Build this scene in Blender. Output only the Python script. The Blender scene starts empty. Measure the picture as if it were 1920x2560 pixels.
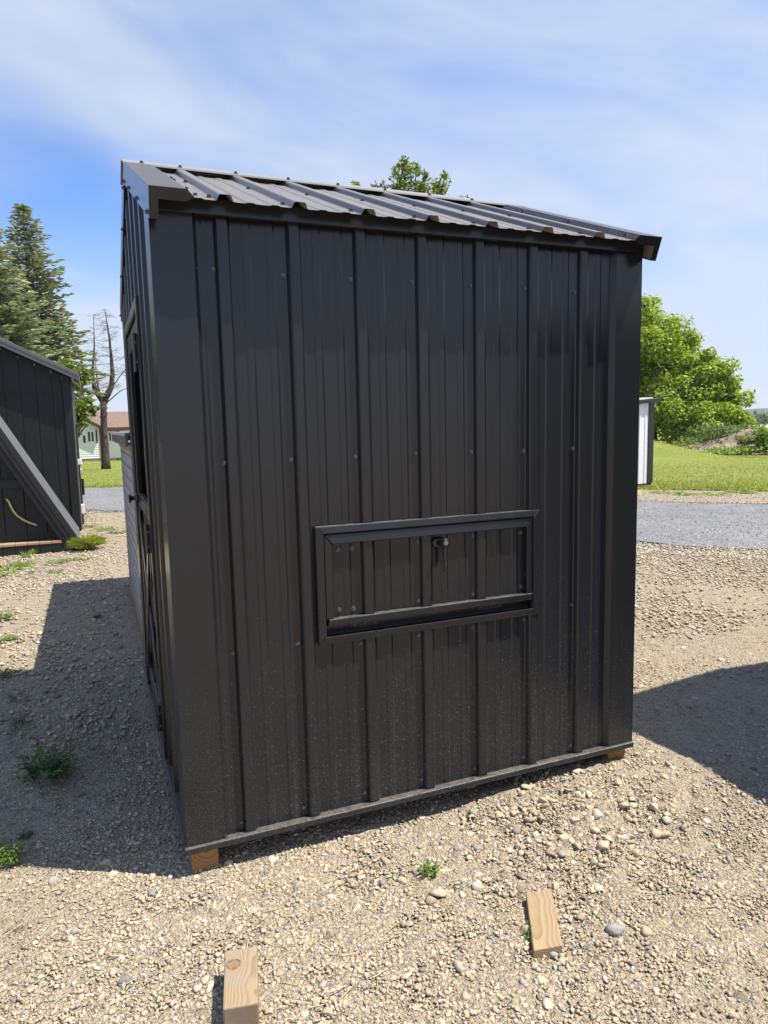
import bpy, math, random
import numpy as np
from mathutils import Vector, Matrix
rng = np.random.default_rng(7)
random.seed(7)
S = bpy.context.scene
COL = S.collection

# ------------------------------------------------------------------ camera
CAM = np.array([-0.2028, -2.2992, 1.3854])
YAW, PIT, ROL, FPX = 0.3886, 0.1232, -0.0231, 1763.4
F = np.array([math.sin(YAW)*math.cos(PIT), math.cos(YAW)*math.cos(PIT), -math.sin(PIT)])
R0 = np.array([math.cos(YAW), -math.sin(YAW), 0.0]); U0 = np.cross(R0, F)
RV = R0*math.cos(ROL)+U0*math.sin(ROL); UV = -R0*math.sin(ROL)+U0*math.cos(ROL)
cd = bpy.data.cameras.new('camera'); cam = bpy.data.objects.new('camera', cd); COL.objects.link(cam)
cd.sensor_fit = 'VERTICAL'; cd.sensor_height = 36.0; cd.lens = FPX/2560*36.0
cd.clip_start = 0.05; cd.clip_end = 12000
cam.matrix_world = Matrix(((RV[0], UV[0], -F[0], CAM[0]), (RV[1], UV[1], -F[1], CAM[1]),
                           (RV[2], UV[2], -F[2], CAM[2]), (0, 0, 0, 1)))
S.camera = cam

# ------------------------------------------------------------------ light
SUN = Vector((0.43, -0.242, 1.0)).normalized()           # towards the sun
W = bpy.data.worlds.new('World'); S.world = W; W.use_nodes = True
nt = W.node_tree; nt.nodes.clear()
def WN(t, **k):
    n = nt.nodes.new(t)
    for a, b in k.items(): setattr(n, a, b)
    return n
sky = WN('ShaderNodeTexSky', sky_type='NISHITA', sun_disc=False)
sky.sun_elevation = math.asin(SUN.z)
sky.sun_rotation = math.atan2(SUN.x, SUN.y)
sky.altitude = 350; sky.air_density = 1.0; sky.dust_density = 0.35; sky.ozone_density = 3.0
tc = WN('ShaderNodeTexCoord'); sep = WN('ShaderNodeSeparateXYZ')
nt.links.new(tc.outputs['Generated'], sep.inputs[0])
def wmath(op, a, b=None):
    n = WN('ShaderNodeMath', operation=op)
    for i, v in enumerate((a, b)):
        if v is None: continue
        if isinstance(v, (int, float)): n.inputs[i].default_value = v
        else: nt.links.new(v, n.inputs[i])
    return n.outputs[0]
den = wmath('ADD', wmath('MAXIMUM', sep.outputs[2], 0.0), 0.22)
cmb = WN('ShaderNodeCombineXYZ')
nt.links.new(wmath('DIVIDE', sep.outputs[0], den), cmb.inputs[0])
nt.links.new(wmath('DIVIDE', sep.outputs[1], den), cmb.inputs[1])
def cloud(scale, rot, stretch, loc, lo, hi, detail=7, rough=0.55, dist=0.6):
    mp = WN('ShaderNodeMapping'); mp.inputs['Rotation'].default_value = (0, 0, rot)
    mp.inputs['Scale'].default_value = (stretch, 1, 1); mp.inputs['Location'].default_value = loc
    nt.links.new(cmb.outputs[0], mp.inputs[0])
    n = WN('ShaderNodeTexNoise'); n.inputs['Scale'].default_value = scale
    n.inputs['Detail'].default_value = detail; n.inputs['Roughness'].default_value = rough
    n.inputs['Distortion'].default_value = dist
    nt.links.new(mp.outputs[0], n.inputs[0])
    r = WN('ShaderNodeMapRange'); r.interpolation_type = 'SMOOTHSTEP'
    r.inputs[1].default_value = lo; r.inputs[2].default_value = hi
    nt.links.new(n.outputs[0], r.inputs[0])
    return r.outputs[0]
c1 = cloud(0.95, -0.9, 0.5, (7.5, 3.6, 0), 0.36, 0.60, 5, 0.45, 0.5)
c2 = cloud(2.6, -0.7, 0.45, (3.1, 5.2, 0), 0.30, 0.70, 7, 0.58, 0.7)
cf = wmath('MULTIPLY', c1, wmath('ADD', wmath('MULTIPLY', c2, 0.45), 0.48))
cmix = WN('ShaderNodeMixRGB', blend_type='MIX')
hzr = WN('ShaderNodeMapRange'); hzr.inputs[1].default_value = 0.0; hzr.inputs[2].default_value = 0.30
hzr.inputs[3].default_value = 0.85; hzr.inputs[4].default_value = 0.0; hzr.interpolation_type = 'SMOOTHSTEP'
nt.links.new(sep.outputs[2], hzr.inputs[0])
nt.links.new(wmath('MINIMUM', wmath('ADD', cf, hzr.outputs[0]), 0.9), cmix.inputs[0])
cmix.inputs[2].default_value = (3.75, 4.15, 4.9, 1)
hs = WN('ShaderNodeHueSaturation'); hs.inputs['Saturation'].default_value = 1.0; hs.inputs['Value'].default_value = 1.0
tnt = WN('ShaderNodeMixRGB', blend_type='MULTIPLY'); tnt.inputs[0].default_value = 1.0; tnt.inputs[2].default_value = (.75, .90, 1.16, 1); nt.links.new(hs.outputs[0], tnt.inputs[1])
nt.links.new(sky.outputs[0], hs.inputs['Color']); nt.links.new(tnt.outputs[0], cmix.inputs[1])
bg = WN('ShaderNodeBackground'); bg.inputs[1].default_value = 0.115
out = WN('ShaderNodeOutputWorld')
nt.links.new(cmix.outputs[0], bg.inputs[0]); nt.links.new(bg.outputs[0], out.inputs[0])
sl = bpy.data.lights.new('sun', 'SUN'); sl.energy = 5.0; sl.angle = math.radians(0.53); sl.color = (1.0, 0.945, 0.855)
so = bpy.data.objects.new('sun', sl); COL.objects.link(so)
so.rotation_euler = SUN.to_track_quat('Z', 'Y').to_euler(); so.location = (6, -4, 12)
S.view_settings.view_transform = 'Standard'; S.view_settings.look = 'None'
S.view_settings.exposure = 0.72; S.view_settings.gamma = 1.0; S.view_settings.use_curve_mapping = False
S.cycles.max_bounces = 6; S.cycles.diffuse_bounces = 3; S.cycles.glossy_bounces = 3
S.cycles.transparent_max_bounces = 6; S.cycles.use_denoising = True
S.cycles.sample_clamp_indirect = 6.0

# ------------------------------------------------------------------ pixel helpers (photo px -> directions)
def ray(x, y): return F + RV*(x-960)/FPX - UV*(y-1280)/FPX
def at_y(x, y, Y): d = ray(x, y); return CAM + d*(Y-CAM[1])/d[1]
def at_z(x, y, Z): d = ray(x, y); return CAM + d*(Z-CAM[2])/d[2]

# ------------------------------------------------------------------ noise + terrain
def _hash(ix, iy, s):
    n = (ix*374761393 + iy*668265263 + s*1442695041) & 0xFFFFFFFF
    n = ((n ^ (n >> 13))*1274126177) & 0xFFFFFFFF
    return ((n ^ (n >> 16)) & 0xFFFFFF)/0xFFFFFF
def vnoise(x, y, s=0):
    x = np.asarray(x, float); y = np.asarray(y, float)
    ix = np.floor(x).astype(np.int64); iy = np.floor(y).astype(np.int64)
    fx = x-ix; fy = y-iy; fx = fx*fx*(3-2*fx); fy = fy*fy*(3-2*fy)
    return (_hash(ix, iy, s)*(1-fx)+_hash(ix+1, iy, s)*fx)*(1-fy) + (_hash(ix, iy+1, s)*(1-fx)+_hash(ix+1, iy+1, s)*fx)*fy
def fbm(x, y, s=0, o=4):
    v = 0; a = 0.5; t = 0
    for i in range(o):
        v = v + a*vnoise(x*2**i, y*2**i, s+i*17); t += a; a *= .5
    return v/t
def hgt(x, y):
    x = np.asarray(x, float); y = np.asarray(y, float)
    r = np.hypot(x, y)
    z = -0.097 - 0.0202*np.clip(r-4, 0, 76) - 0.011*np.clip(r-80, 0, 620)
    k = np.clip(1-(r-6)/10, 0, 1)
    z = z + k*0.022*(fbm(x*1.1, y*1.1, 3, 3)-.5)
    z = z + 0.045*np.exp(-((x-1.45)**2/.16+(y+.16)**2/.05)) + 0.02*np.exp(-((x-1.9)**2/.1+(y+.1)**2/.1))
    z = z + 0.25*np.clip((r-40)/40, 0, 1)*(fbm(x*.05, y*.05, 9, 3)-.5)
    # grassy bank on the right, by the maples
    z = z + 1.0*np.exp(-((x-26.4)**2+(y-27.6)**2)/3.3**2) + .8*np.exp(-((x-27.5)**2+(y-33.5)**2)/4.5**2)
    return z
def hit(px, py):
    d = ray(px, py); t = np.geomspace(.8, 3000, 6000)
    P = CAM[None]+d[None]*t[:, None]
    i = int(np.argmax(P[:, 2] < hgt(P[:, 0], P[:, 1])))
    return P[i]

# ------------------------------------------------------------------ mesh helpers
def link(o, parent=None):
    COL.objects.link(o)
    if parent is not None:
        o.parent = parent; o.matrix_parent_inverse = Matrix.Translation(-Vector(parent.location)) if parent.type == 'EMPTY' else Matrix()
    return o
def mk(name, v, f, mat=None, parent=None, smooth=False, col=None, mi=None, mats=None):
    """v (n,3); f list of index lists, or an int array (m,k)"""
    me = bpy.data.meshes.new(name)
    v = np.asarray(v, np.float32)
    if isinstance(f, np.ndarray):
        m, k = f.shape
        me.vertices.add(len(v)); me.vertices.foreach_set('co', v.ravel())
        me.loops.add(m*k); me.loops.foreach_set('vertex_index', f.astype(np.int32).ravel())
        me.polygons.add(m); me.polygons.foreach_set('loop_start', np.arange(0, m*k, k, dtype=np.int32))
        try: me.polygons.foreach_set('loop_total', np.full(m, k, np.int32))
        except Exception: pass
        me.update(calc_edges=True)
    else:
        me.from_pydata(v.tolist(), [], f)
    if smooth: me.polygons.foreach_set('use_smooth', np.ones(len(me.polygons), bool))
    if col is not None:
        a = me.color_attributes.new('col', 'FLOAT_COLOR', 'POINT')
        c = np.ones((len(v), 4), np.float32); c[:, :3] = col; a.data.foreach_set('color', c.ravel())
    for x in (mats or ([mat] if mat else [])): me.materials.append(x)
    if mi is not None: me.polygons.foreach_set('material_index', np.asarray(mi, np.int32))
    o = bpy.data.objects.new(name, me)
    return link(o, parent)
def thing(name, label, cat, loc, group=None):
    o = bpy.data.objects.new(name, None); o.location = loc; o.empty_display_size = .1
    COL.objects.link(o); o['label'] = label; o['category'] = cat
    if group: o['group'] = group
    return o
def tag(o, label, cat, group=None):
    o['label'] = label; o['category'] = cat
    if group: o['group'] = group
    return o
def kind(o, k): o['kind'] = k; return o
class MB:
    def __init__(s): s.v = []; s.f = []; s.m = []
    def add(s, v, f, m=0):
        b = len(s.v); s.v += [tuple(map(float, p)) for p in v]
        for q in f: s.f.append([b+i for i in q]); s.m.append(m)
        return s
    def box(s, a, b, m=0):
        x0, y0, z0 = a; x1, y1, z1 = b
        return s.add([(x0,y0,z0),(x1,y0,z0),(x1,y1,z0),(x0,y1,z0),(x0,y0,z1),(x1,y0,z1),(x1,y1,z1),(x0,y1,z1)],
                     [(0,3,2,1),(4,5,6,7),(0,1,5,4),(1,2,6,5),(2,3,7,6),(3,0,4,7)], m)
    def hexa(s, p, m=0):      # 4 bottom (ccw from above), 4 top
        return s.add(p, [(0,3,2,1),(4,5,6,7),(0,1,5,4),(1,2,6,5),(2,3,7,6),(3,0,4,7)], m)
    def prism(s, poly, d, m=0):   # closed polygon of 3d points extruded by vector d
        n = len(poly); q = [tuple(np.add(p, d)) for p in poly]
        return s.add(list(poly)+q, [tuple(range(n))[::-1], tuple(range(n, 2*n))]+[(i, (i+1) % n, n+(i+1) % n, n+i) for i in range(n)], m)
    def tube(s, pts, rad, n=8, m=0, cap=True):
        pts = [np.array(p, float) for p in pts]
        if np.isscalar(rad): rad = [rad]*len(pts)
        b = len(s.v); t0 = None
        for i, p in enumerate(pts):
            t = pts[min(i+1, len(pts)-1)]-pts[max(i-1, 0)]; t = t/(np.linalg.norm(t)+1e-9)
            a = np.cross(t, (0, 0, 1.0)) if t0 is None else t0-np.dot(t0, t)*t
            if np.linalg.norm(a) < 1e-4: a = np.cross(t, (1.0, 0, 0))
            a = a/np.linalg.norm(a); t0 = a; c = np.cross(t, a)
            for k in range(n):
                w = 2*math.pi*k/n; s.v.append(tuple(p+(a*math.cos(w)+c*math.sin(w))*rad[i]))
        for i in range(len(pts)-1):
            for k in range(n):
                s.f.append([b+i*n+k, b+i*n+(k+1) % n, b+(i+1)*n+(k+1) % n, b+(i+1)*n+k]); s.m.append(m)
        if cap:
            s.f.append([b+k for k in range(n)][::-1]); s.m.append(m)
            s.f.append([b+(len(pts)-1)*n+k for k in range(n)]); s.m.append(m)
        return s
    def build(s, name, mat, parent=None, smooth=False, bevel=0, seg=2):
        mats = mat if isinstance(mat, (list, tuple)) else [mat]
        o = mk(name, s.v, s.f, None, parent, smooth, None, s.m, mats)
        if bevel:
            b = o.modifiers.new('bevel', 'BEVEL'); b.width = bevel; b.segments = seg; b.limit_method = 'ANGLE'; b.angle_limit = math.radians(40)
        return o
def box(name, a, b, mat, parent=None, bevel=0): return MB().box(a, b).build(name, mat, parent, bevel=bevel)

# ------------------------------------------------------------------ materials
def mat(name):
    m = bpy.data.materials.new(name); m.use_nodes = True
    t = m.node_tree; b = t.nodes['Principled BSDF']
    return m, t, b
def nd(t, ty, ins=None, **k):
    n = t.nodes.new(ty)
    for a, b in k.items(): setattr(n, a, b)
    for a, b in (ins or {}).items():
        s = n.inputs[a]
        if hasattr(b, 'is_linked') or isinstance(b, bpy.types.NodeSocket): t.links.new(b, s)
        else: s.default_value = b
    return n
def mth(t, op, a, b=0.0, clamp=False): return nd(t, 'ShaderNodeMath', {0: a, 1: b}, operation=op, use_clamp=clamp).outputs[0]
def mixc(t, f, a, b, bt='MIX'): return nd(t, 'ShaderNodeMixRGB', {0: f, 1: a, 2: b}, blend_type=bt).outputs[0]
def rng_(t, v, a, b, c=0.0, d=1.0): return nd(t, 'ShaderNodeMapRange', {0: v, 1: a, 2: b, 3: c, 4: d}).outputs[0]
def noise(t, vec, scale, detail=3, rough=.5, dist=0): return nd(t, 'ShaderNodeTexNoise', {'Vector': vec, 'Scale': scale, 'Detail': detail, 'Roughness': rough, 'Distortion': dist})
def vor(t, vec, scale, feat='F1'): return nd(t, 'ShaderNodeTexVoronoi', {'Vector': vec, 'Scale': scale}, feature=feat)
def ramp(t, fac, stops, interp='LINEAR'):
    n = nd(t, 'ShaderNodeValToRGB', {0: fac}); e = n.color_ramp; e.interpolation = interp
    while len(e.elements) < len(stops): e.elements.new(.5)
    for q, (p, c) in zip(e.elements, stops): q.position = p; q.color = (*c, 1)
    return n.outputs[0]
def bump(t, h, strength, dist): return nd(t, 'ShaderNodeBump', {'Height': h, 'Strength': strength, 'Distance': dist}).outputs[0]
def pos(t): return nd(t, 'ShaderNodeNewGeometry').outputs['Position']
def scl(t, v, s): return nd(t, 'ShaderNodeMapping', {0: v, 'Scale': s}).outputs[0]

def paint_mat(name, base, dust=1.0, rough=.3, spec=.75, ztop=1.5, floor=.12, warp=1.0):
    """dark painted sheet steel with road dust and splash specks that thin out with height"""
    m, t, b = mat(name); p = pos(t)
    g = nd(t, 'ShaderNodeNewGeometry'); nz = nd(t, 'ShaderNodeSeparateXYZ', {0: g.outputs['Normal']}).outputs[2]
    z = nd(t, 'ShaderNodeSeparateXYZ', {0: p}).outputs[2]
    low = rng_(t, z, ztop, -.05, floor, 1.0)
    low = mth(t, 'MULTIPLY', low, low)
    pat = rng_(t, noise(t, p, 2.3, 4).outputs[0], .3, .7, .35, 1.0)
    streak = rng_(t, noise(t, scl(t, p, (30, 30, 1.2)), 1.0, 3).outputs[0], .35, .7, .5, 1.0)
    fine = rng_(t, noise(t, p, 210, 4, .8).outputs[0], .54, .64)
    film = mth(t, 'MULTIPLY', mth(t, 'MULTIPLY', low, pat), streak)
    vv = vor(t, p, 80); vs = nd(t, 'ShaderNodeSeparateColor', {0: vv.outputs['Color']})
    dot = mth(t, 'MULTIPLY', mth(t, 'LESS_THAN', vv.outputs['Distance'], mth(t, 'MULTIPLY', vs.outputs[1], .17)), mth(t, 'GREATER_THAN', vs.outputs[0], .62))
    v2 = vor(t, p, 150); v2s = nd(t, 'ShaderNodeSeparateColor', {0: v2.outputs['Color']})
    dot2 = mth(t, 'MULTIPLY', mth(t, 'LESS_THAN', v2.outputs['Distance'], mth(t, 'MULTIPLY', v2s.outputs[1], .34)), mth(t, 'GREATER_THAN', v2s.outputs[0], .5))
    up = mth(t, 'MULTIPLY', rng_(t, nz, .55, .95), rng_(t, noise(t, p, 60, 3).outputs[0], .3, .6, .25, .75))
    d = mth(t, 'ADD', mth(t, 'MULTIPLY', film, .035), mth(t, 'MULTIPLY', mth(t, 'MULTIPLY', film, fine), .42))
    d = mth(t, 'ADD', d, mth(t, 'MULTIPLY', mth(t, 'MULTIPLY', dot, rng_(t, low, 0.05, .5, .05, 1)), .55))
    d = mth(t, 'ADD', d, mth(t, 'MULTIPLY', mth(t, 'MULTIPLY', dot2, film), .5))
    d = mth(t, 'MULTIPLY', d, dust)
    d = mth(t, 'MINIMUM', mth(t, 'ADD', d, mth(t, 'MULTIPLY', up, .42*min(1, dust))), 1.0)
    c = mixc(t, d, (*base, 1), (.38, .33, .26, 1))
    t.links.new(c, b.inputs['Base Color'])
    t.links.new(rng_(t, d, 0, .5, rough, .75), b.inputs['Roughness'])
    b.inputs['Specular IOR Level'].default_value = spec
    oil = mth(t, 'MULTIPLY', noise(t, scl(t, p, (3.5, 3.5, 1.1)), 1.0, 2).outputs[0], 1.0)
    n1 = nd(t, 'ShaderNodeBump', {'Height': oil, 'Strength': .5*warp, 'Distance': .012})
    n2 = nd(t, 'ShaderNodeBump', {'Height': noise(t, p, 700, 1).outputs[0], 'Strength': .12, 'Distance': .001, 'Normal': n1.outputs[0]})
    t.links.new(n2.outputs[0], b.inputs['Normal'])
    return m
def plain(name, c, rough=.6, spec=.5, var=.15, vs=20, metal=0, bmp=0, bs=80):
    m, t, b = mat(name); p = pos(t)
    n = noise(t, p, vs, 4).outputs[0]
    t.links.new(mixc(t, rng_(t, n, .3, .7), tuple(x*(1-var) for x in c)+(1,), tuple(min(1, x*(1+var)) for x in c)+(1,)), b.inputs['Base Color'])
    b.inputs['Roughness'].default_value = rough; b.inputs['Specular IOR Level'].default_value = spec; b.inputs['Metallic'].default_value = metal
    if bmp: t.links.new(bump(t, noise(t, p, bs, 4).outputs[0], bmp, .004), b.inputs['Normal'])
    return m
def wood_mat(name, c0, c1, axis='Y', scale=1.0, center=(0, 0, 0), knot=None, weather=0.0):
    """sawn pine: growth rings round a pith that runs along the given axis"""
    m, t, b = mat(name); tcn = nd(t, 'ShaderNodeTexCoord').outputs['Object']
    p = nd(t, 'ShaderNodeVectorMath', {0: tcn, 1: tuple(-x for x in center)}, operation='ADD').outputs[0]
    w = noise(t, scl(t, p, (5, 5, 5)), 1.0, 2)
    p2 = nd(t, 'ShaderNodeVectorMath', {0: p, 1: nd(t, 'ShaderNodeVectorMath', {0: w.outputs['Color'], 'Scale': .035}, operation='SCALE').outputs[0]}, operation='ADD').outputs[0]
    k = {'X': (.12, 1, 1), 'Y': (1, .12, 1), 'Z': (1, 1, .12)}[axis]
    dis = nd(t, 'ShaderNodeVectorMath', {0: scl(t, p2, k)}, operation='LENGTH').outputs['Value']
    if knot:
        kd = nd(t, 'ShaderNodeVectorMath', {0: nd(t, 'ShaderNodeVectorMath', {0: tcn, 1: knot}, operation='SUBTRACT').outputs[0]}, operation='LENGTH').outputs['Value']
        pull = mth(t, 'MULTIPLY', nd(t, 'ShaderNodeMath', {0: mth(t, 'MULTIPLY', kd, -45.0)}, operation='EXPONENT').outputs[0], .022)
        dis = mth(t, 'ADD', dis, pull)
    ring = mth(t, 'FRACT', mth(t, 'MULTIPLY', dis, 330*scale))
    rg = rng_(t, ring, .35, .95)
    fib = noise(t, scl(t, p, tuple(300*x if x == 1 else 25 for x in k)), 1.0, 3).outputs[0]
    c = mixc(t, mth(t, 'MULTIPLY', rg, rng_(t, fib, .3, .7, .6, 1.0)), (*c0, 1), (*c1, 1))
    st = rng_(t, noise(t, p, 14, 4).outputs[0], .45, .75)
    c = mixc(t, mth(t, 'MULTIPLY', st, weather), c, (.26, .25, .23, 1))
    if knot:
        kk = mth(t, 'ADD', kd, mth(t, 'MULTIPLY', noise(t, tcn, 60, 4).outputs[0], .022))
        edge = rng_(t, mth(t, 'ABSOLUTE', mth(t, 'SUBTRACT', kk, .028)), .0, .006, 1.0, 0.0)
        ins = mth(t, 'LESS_THAN', kk, .028)
        c = mixc(t, mth(t, 'MULTIPLY', ins, rng_(t, noise(t, tcn, 160, 4).outputs[0], .3, .7, .25, .95)), c, (.20, .115, .055, 1))
        c = mixc(t, mth(t, 'MULTIPLY', edge, rng_(t, noise(t, tcn, 70, 3).outputs[0], .38, .6)), c, (.045, .028, .018, 1))
    t.links.new(c, b.inputs['Base Color']); b.inputs['Roughness'].default_value = .75; b.inputs['Specular IOR Level'].default_value = .25
    t.links.new(bump(t, mth(t, 'ADD', rg, fib), .35, .0012), b.inputs['Normal'])
    return m
def leaf_mat(name, tr=.45, gloss=.4):
    m, t, b = mat(name); t.nodes.remove(b)
    a = nd(t, 'ShaderNodeAttribute', attribute_name='col').outputs['Color']
    pr = nd(t, 'ShaderNodeBsdfPrincipled', {'Base Color': a, 'Roughness': .5, 'Specular IOR Level': gloss})
    tl = nd(t, 'ShaderNodeBsdfTranslucent', {0: mixc(t, 1.0, a, (1.35, 1.25, .5, 1), 'MULTIPLY')})
    mx = nd(t, 'ShaderNodeMixShader', {0: tr, 1: pr.outputs[0], 2: tl.outputs[0]})
    t.links.new(mx.outputs[0], t.nodes['Material Output'].inputs[0])
    return m
def col_mat(name, rough=.85, spec=.25, bscale=0, bstr=.5, tint=.18):
    m, t, b = mat(name); p = pos(t)
    a = nd(t, 'ShaderNodeAttribute', attribute_name='col').outputs['Color']
    n = noise(t, p, 160, 3).outputs[0]
    k = rng_(t, n, .3, .7, 1-tint, 1+tint)
    t.links.new(mixc(t, 1.0, a, nd(t, 'ShaderNodeCombineColor', {0: k, 1: k, 2: k}).outputs[0], 'MULTIPLY'), b.inputs['Base Color'])
    b.inputs['Roughness'].default_value = rough; b.inputs['Specular IOR Level'].default_value = spec
    if bscale: t.links.new(bump(t, noise(t, p, bscale, 4, .6).outputs[0], bstr, .004), b.inputs['Normal'])
    return m

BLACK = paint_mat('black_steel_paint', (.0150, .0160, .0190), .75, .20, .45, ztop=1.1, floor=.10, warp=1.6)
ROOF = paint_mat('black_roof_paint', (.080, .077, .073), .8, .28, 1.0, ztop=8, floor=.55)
PRIMER = plain('khaki_primer', (.30, .29, .20), .6)
PLAST = plain('black_plastic', (.012, .012, .014), .28, .6, .2)
STEEL = plain('lock_steel', (.34, .33, .31), .45, .5, .2, metal=.6)
SCREW = plain('screw_paint', (.055, .054, .055), .38, .8, .3, 300)
SKID = wood_mat('treated_skid', (.36, .20, .075), (.22, .105, .035), 'Y', .55, (.03, 0, .05))
INNER = plain('inner_wood', (.20, .14, .08), .8)

def gravel_mat(name, stops, tanmix, s1=62, s2=150, patch=(.385, .325, .235), bstr=.7):
    m, t, b = mat(name); p = pos(t)
    w = noise(t, p, 25, 3); pw = nd(t, 'ShaderNodeVectorMath', {0: p, 1: nd(t, 'ShaderNodeVectorMath', {0: w.outputs['Color'], 'Scale': .012}, operation='SCALE').outputs[0]}, operation='ADD').outputs[0]
    a = vor(t, pw, s1); c = vor(t, pw, s2); e = vor(t, pw, 24)
    sa = nd(t, 'ShaderNodeSeparateColor', {0: a.outputs['Color']}); sc = nd(t, 'ShaderNodeSeparateColor', {0: c.outputs['Color']}); se = nd(t, 'ShaderNodeSeparateColor', {0: e.outputs['Color']})
    ca = ramp(t, sa.outputs[0], stops); cc = ramp(t, sc.outputs[0], stops)
    k = rng_(t, a.outputs['Distance'], .25, .5)
    col = mixc(t, k, ca, cc)
    big = mth(t, 'MULTIPLY', mth(t, 'LESS_THAN', e.outputs['Distance'], .42), mth(t, 'GREATER_THAN', se.outputs[1], .5))
    col = mixc(t, big, col, ramp(t, se.outputs[0], stops))
    pn = noise(t, p, 1.7, 5, .6).outputs[0]
    col = mixc(t, mth(t, 'MULTIPLY', rng_(t, pn, .35, .62), tanmix), col, (*patch, 1))
    far = noise(t, p, .35, 4).outputs[0]
    col = mixc(t, rng_(t, far, .35, .7, 0, .35), col, mixc(t, 1.0, col, (.82, .80, .80, 1), 'MULTIPLY'))
    t.links.new(col, b.inputs['Base Color']); b.inputs['Roughness'].default_value = .95; b.inputs['Specular IOR Level'].default_value = .2
    h = mth(t, 'ADD', mth(t, 'MULTIPLY', a.outputs['Distance'], -.8), mth(t, 'MULTIPLY', c.outputs['Distance'], -.45))
    h = mth(t, 'ADD', mth(t, 'ADD', h, mth(t, 'MULTIPLY', noise(t, p, 300, 3).outputs[0], .3)), mth(t, 'MULTIPLY', mth(t, 'MULTIPLY', big, mth(t, 'SUBTRACT', .5, e.outputs['Distance'])), 2.2))
    t.links.new(bump(t, h, bstr, .012), b.inputs['Normal'])
    return m
TAN = [(0, (.13, .112, .09)), (.15, (.26, .225, .17)), (.35, (.39, .335, .25)), (.6, (.45, .385, .285)), (.78, (.31, .27, .215)), (.88, (.21, .205, .20)), (.95, (.30, .23, .18)), (1, (.56, .51, .42))]
GREY = [(0, (.09, .093, .098)), (.3, (.155, .16, .168)), (.6, (.225, .23, .235)), (.85, (.185, .182, .176)), (1, (.33, .328, .32))]
TAN = [(q, (c[0]*1.07, c[1]*1.03, c[2]*.95)) for q, c in TAN]
GRAVEL = gravel_mat('tan_gravel', TAN, .32, 75, 190, bstr=1.0)
ROAD = gravel_mat('crushed_blue_stone', GREY, .30, 55, 120, (.34, .33, .31))
def grass_mat(name, c0, c1, c2):
    m, t, b = mat(name); p = pos(t)
    n = noise(t, p, .5, 6, .65).outputs[0]; f = noise(t, scl(t, p, (1, 1, 1)), 14, 4, .7).outputs[0]; g = noise(t, p, 90, 2).outputs[0]
    c = mixc(t, rng_(t, f, .3, .7), (*c0, 1), (*c1, 1)); c = mixc(t, rng_(t, n, .45, .72, 0, .8), c, (*c2, 1))
    mw = noise(t, scl(t, p, (.16, .5, 1)), 1.0, 5, .6).outputs[0]
    c = mixc(t, rng_(t, mw, .45, .65, 0, .55), c, (.17, .235, .03, 1))
    c = mixc(t, rng_(t, g, .35, .65, 0, .4), c, (.06, .10, .015, 1))
    t.links.new(c, b.inputs['Base Color']); b.inputs['Roughness'].default_value = .8; b.inputs['Specular IOR Level'].default_value = .2
    t.links.new(bump(t, mth(t, 'ADD', f, g), .8, .05), b.inputs['Normal'])
    return m
LAWN = grass_mat('mown_grass', (.25, .28, .045), (.31, .34, .06), (.38, .355, .11))
LEAF = leaf_mat('leaf'); NEEDLE = leaf_mat('needle', .15, .3); BLADE = leaf_mat('blade', .35, .35)
STONE = col_mat('stone', .88, .25, 350, .35)
STRAW = col_mat('straw', .8, .25)
BARK = plain('bark', (.095, .075, .06), .9, .2, .5, 9, bmp=1.0, bs=14)
BARKD = plain('dead_bark', (.075, .06, .052), .9, .2, .45, 6, bmp=.8, bs=10)

# ------------------------------------------------------------------ ground, road, lawn
def sheet_grid(xs, ys, dz=0.0):
    X, Y = np.meshgrid(xs, ys); Z = hgt(X, Y)+dz
    v = np.stack([X, Y, Z], -1).reshape(-1, 3); n, m = len(xs), len(ys)
    i = np.arange((n-1)*(m-1)); a = (i//(n-1))*n+i % (n-1)
    return v, np.stack([a, a+1, a+n+1, a+n], 1)
def warp_axis(a0, a1, step, far, g=1.28):
    core = list(np.arange(a0, a1, step)); s = step; x = core[-1]; hi = []
    while x < far: s *= g; x += s; hi.append(x)
    s = step; x = core[0]; lo = []
    while x > -far: s *= g; x -= s; lo.append(x)
    return np.array(lo[::-1]+core+hi)
v, f = sheet_grid(warp_axis(-1.8, 3.6, .017, 2600, 1.12), warp_axis(-1.4, 3.2, .017, 2600, 1.12))
x, y = v[:, 0], v[:, 1]
near = np.clip(1-(np.hypot(x-.5, y-1)-4)/3, 0, 1)
rough = .35+.65*np.clip(fbm(x*1.6, y*1.6, 21, 3)*2-.6, 0, 1)+1.2*np.exp(-((x-1.35)**2/.35+(y+.25)**2/.12))
v[:, 2] += near*rough*(.013*(vnoise(x*28, y*28, 5)-.5)+.010*(vnoise(x*55, y*55, 6)-.5)+.02*(vnoise(x*8, y*8, 7)-.5)*.6)
th_ = np.degrees(np.arctan2(y-CAM[1], x-CAM[0])); li_ = np.interp(th_, [-20, 10, 28, 39, 45, 55, 70, 90, 110, 140], [42, 24, 20, 19.4, 19.3, 19.5, 21.5, 25.9, 33.5, 56])
v[:, 2] -= np.where((th_ > -19) & (th_ < 139), np.clip((np.hypot(x-CAM[0], y-CAM[1])-li_-1.5)/2, 0, 1)*.5, 0)
under = (x > 0) & (x < 1.88) & (y > .1) & (y < 1.9)
ground = kind(mk('ground', v, f, GRAVEL, smooth=True), 'structure')

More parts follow.
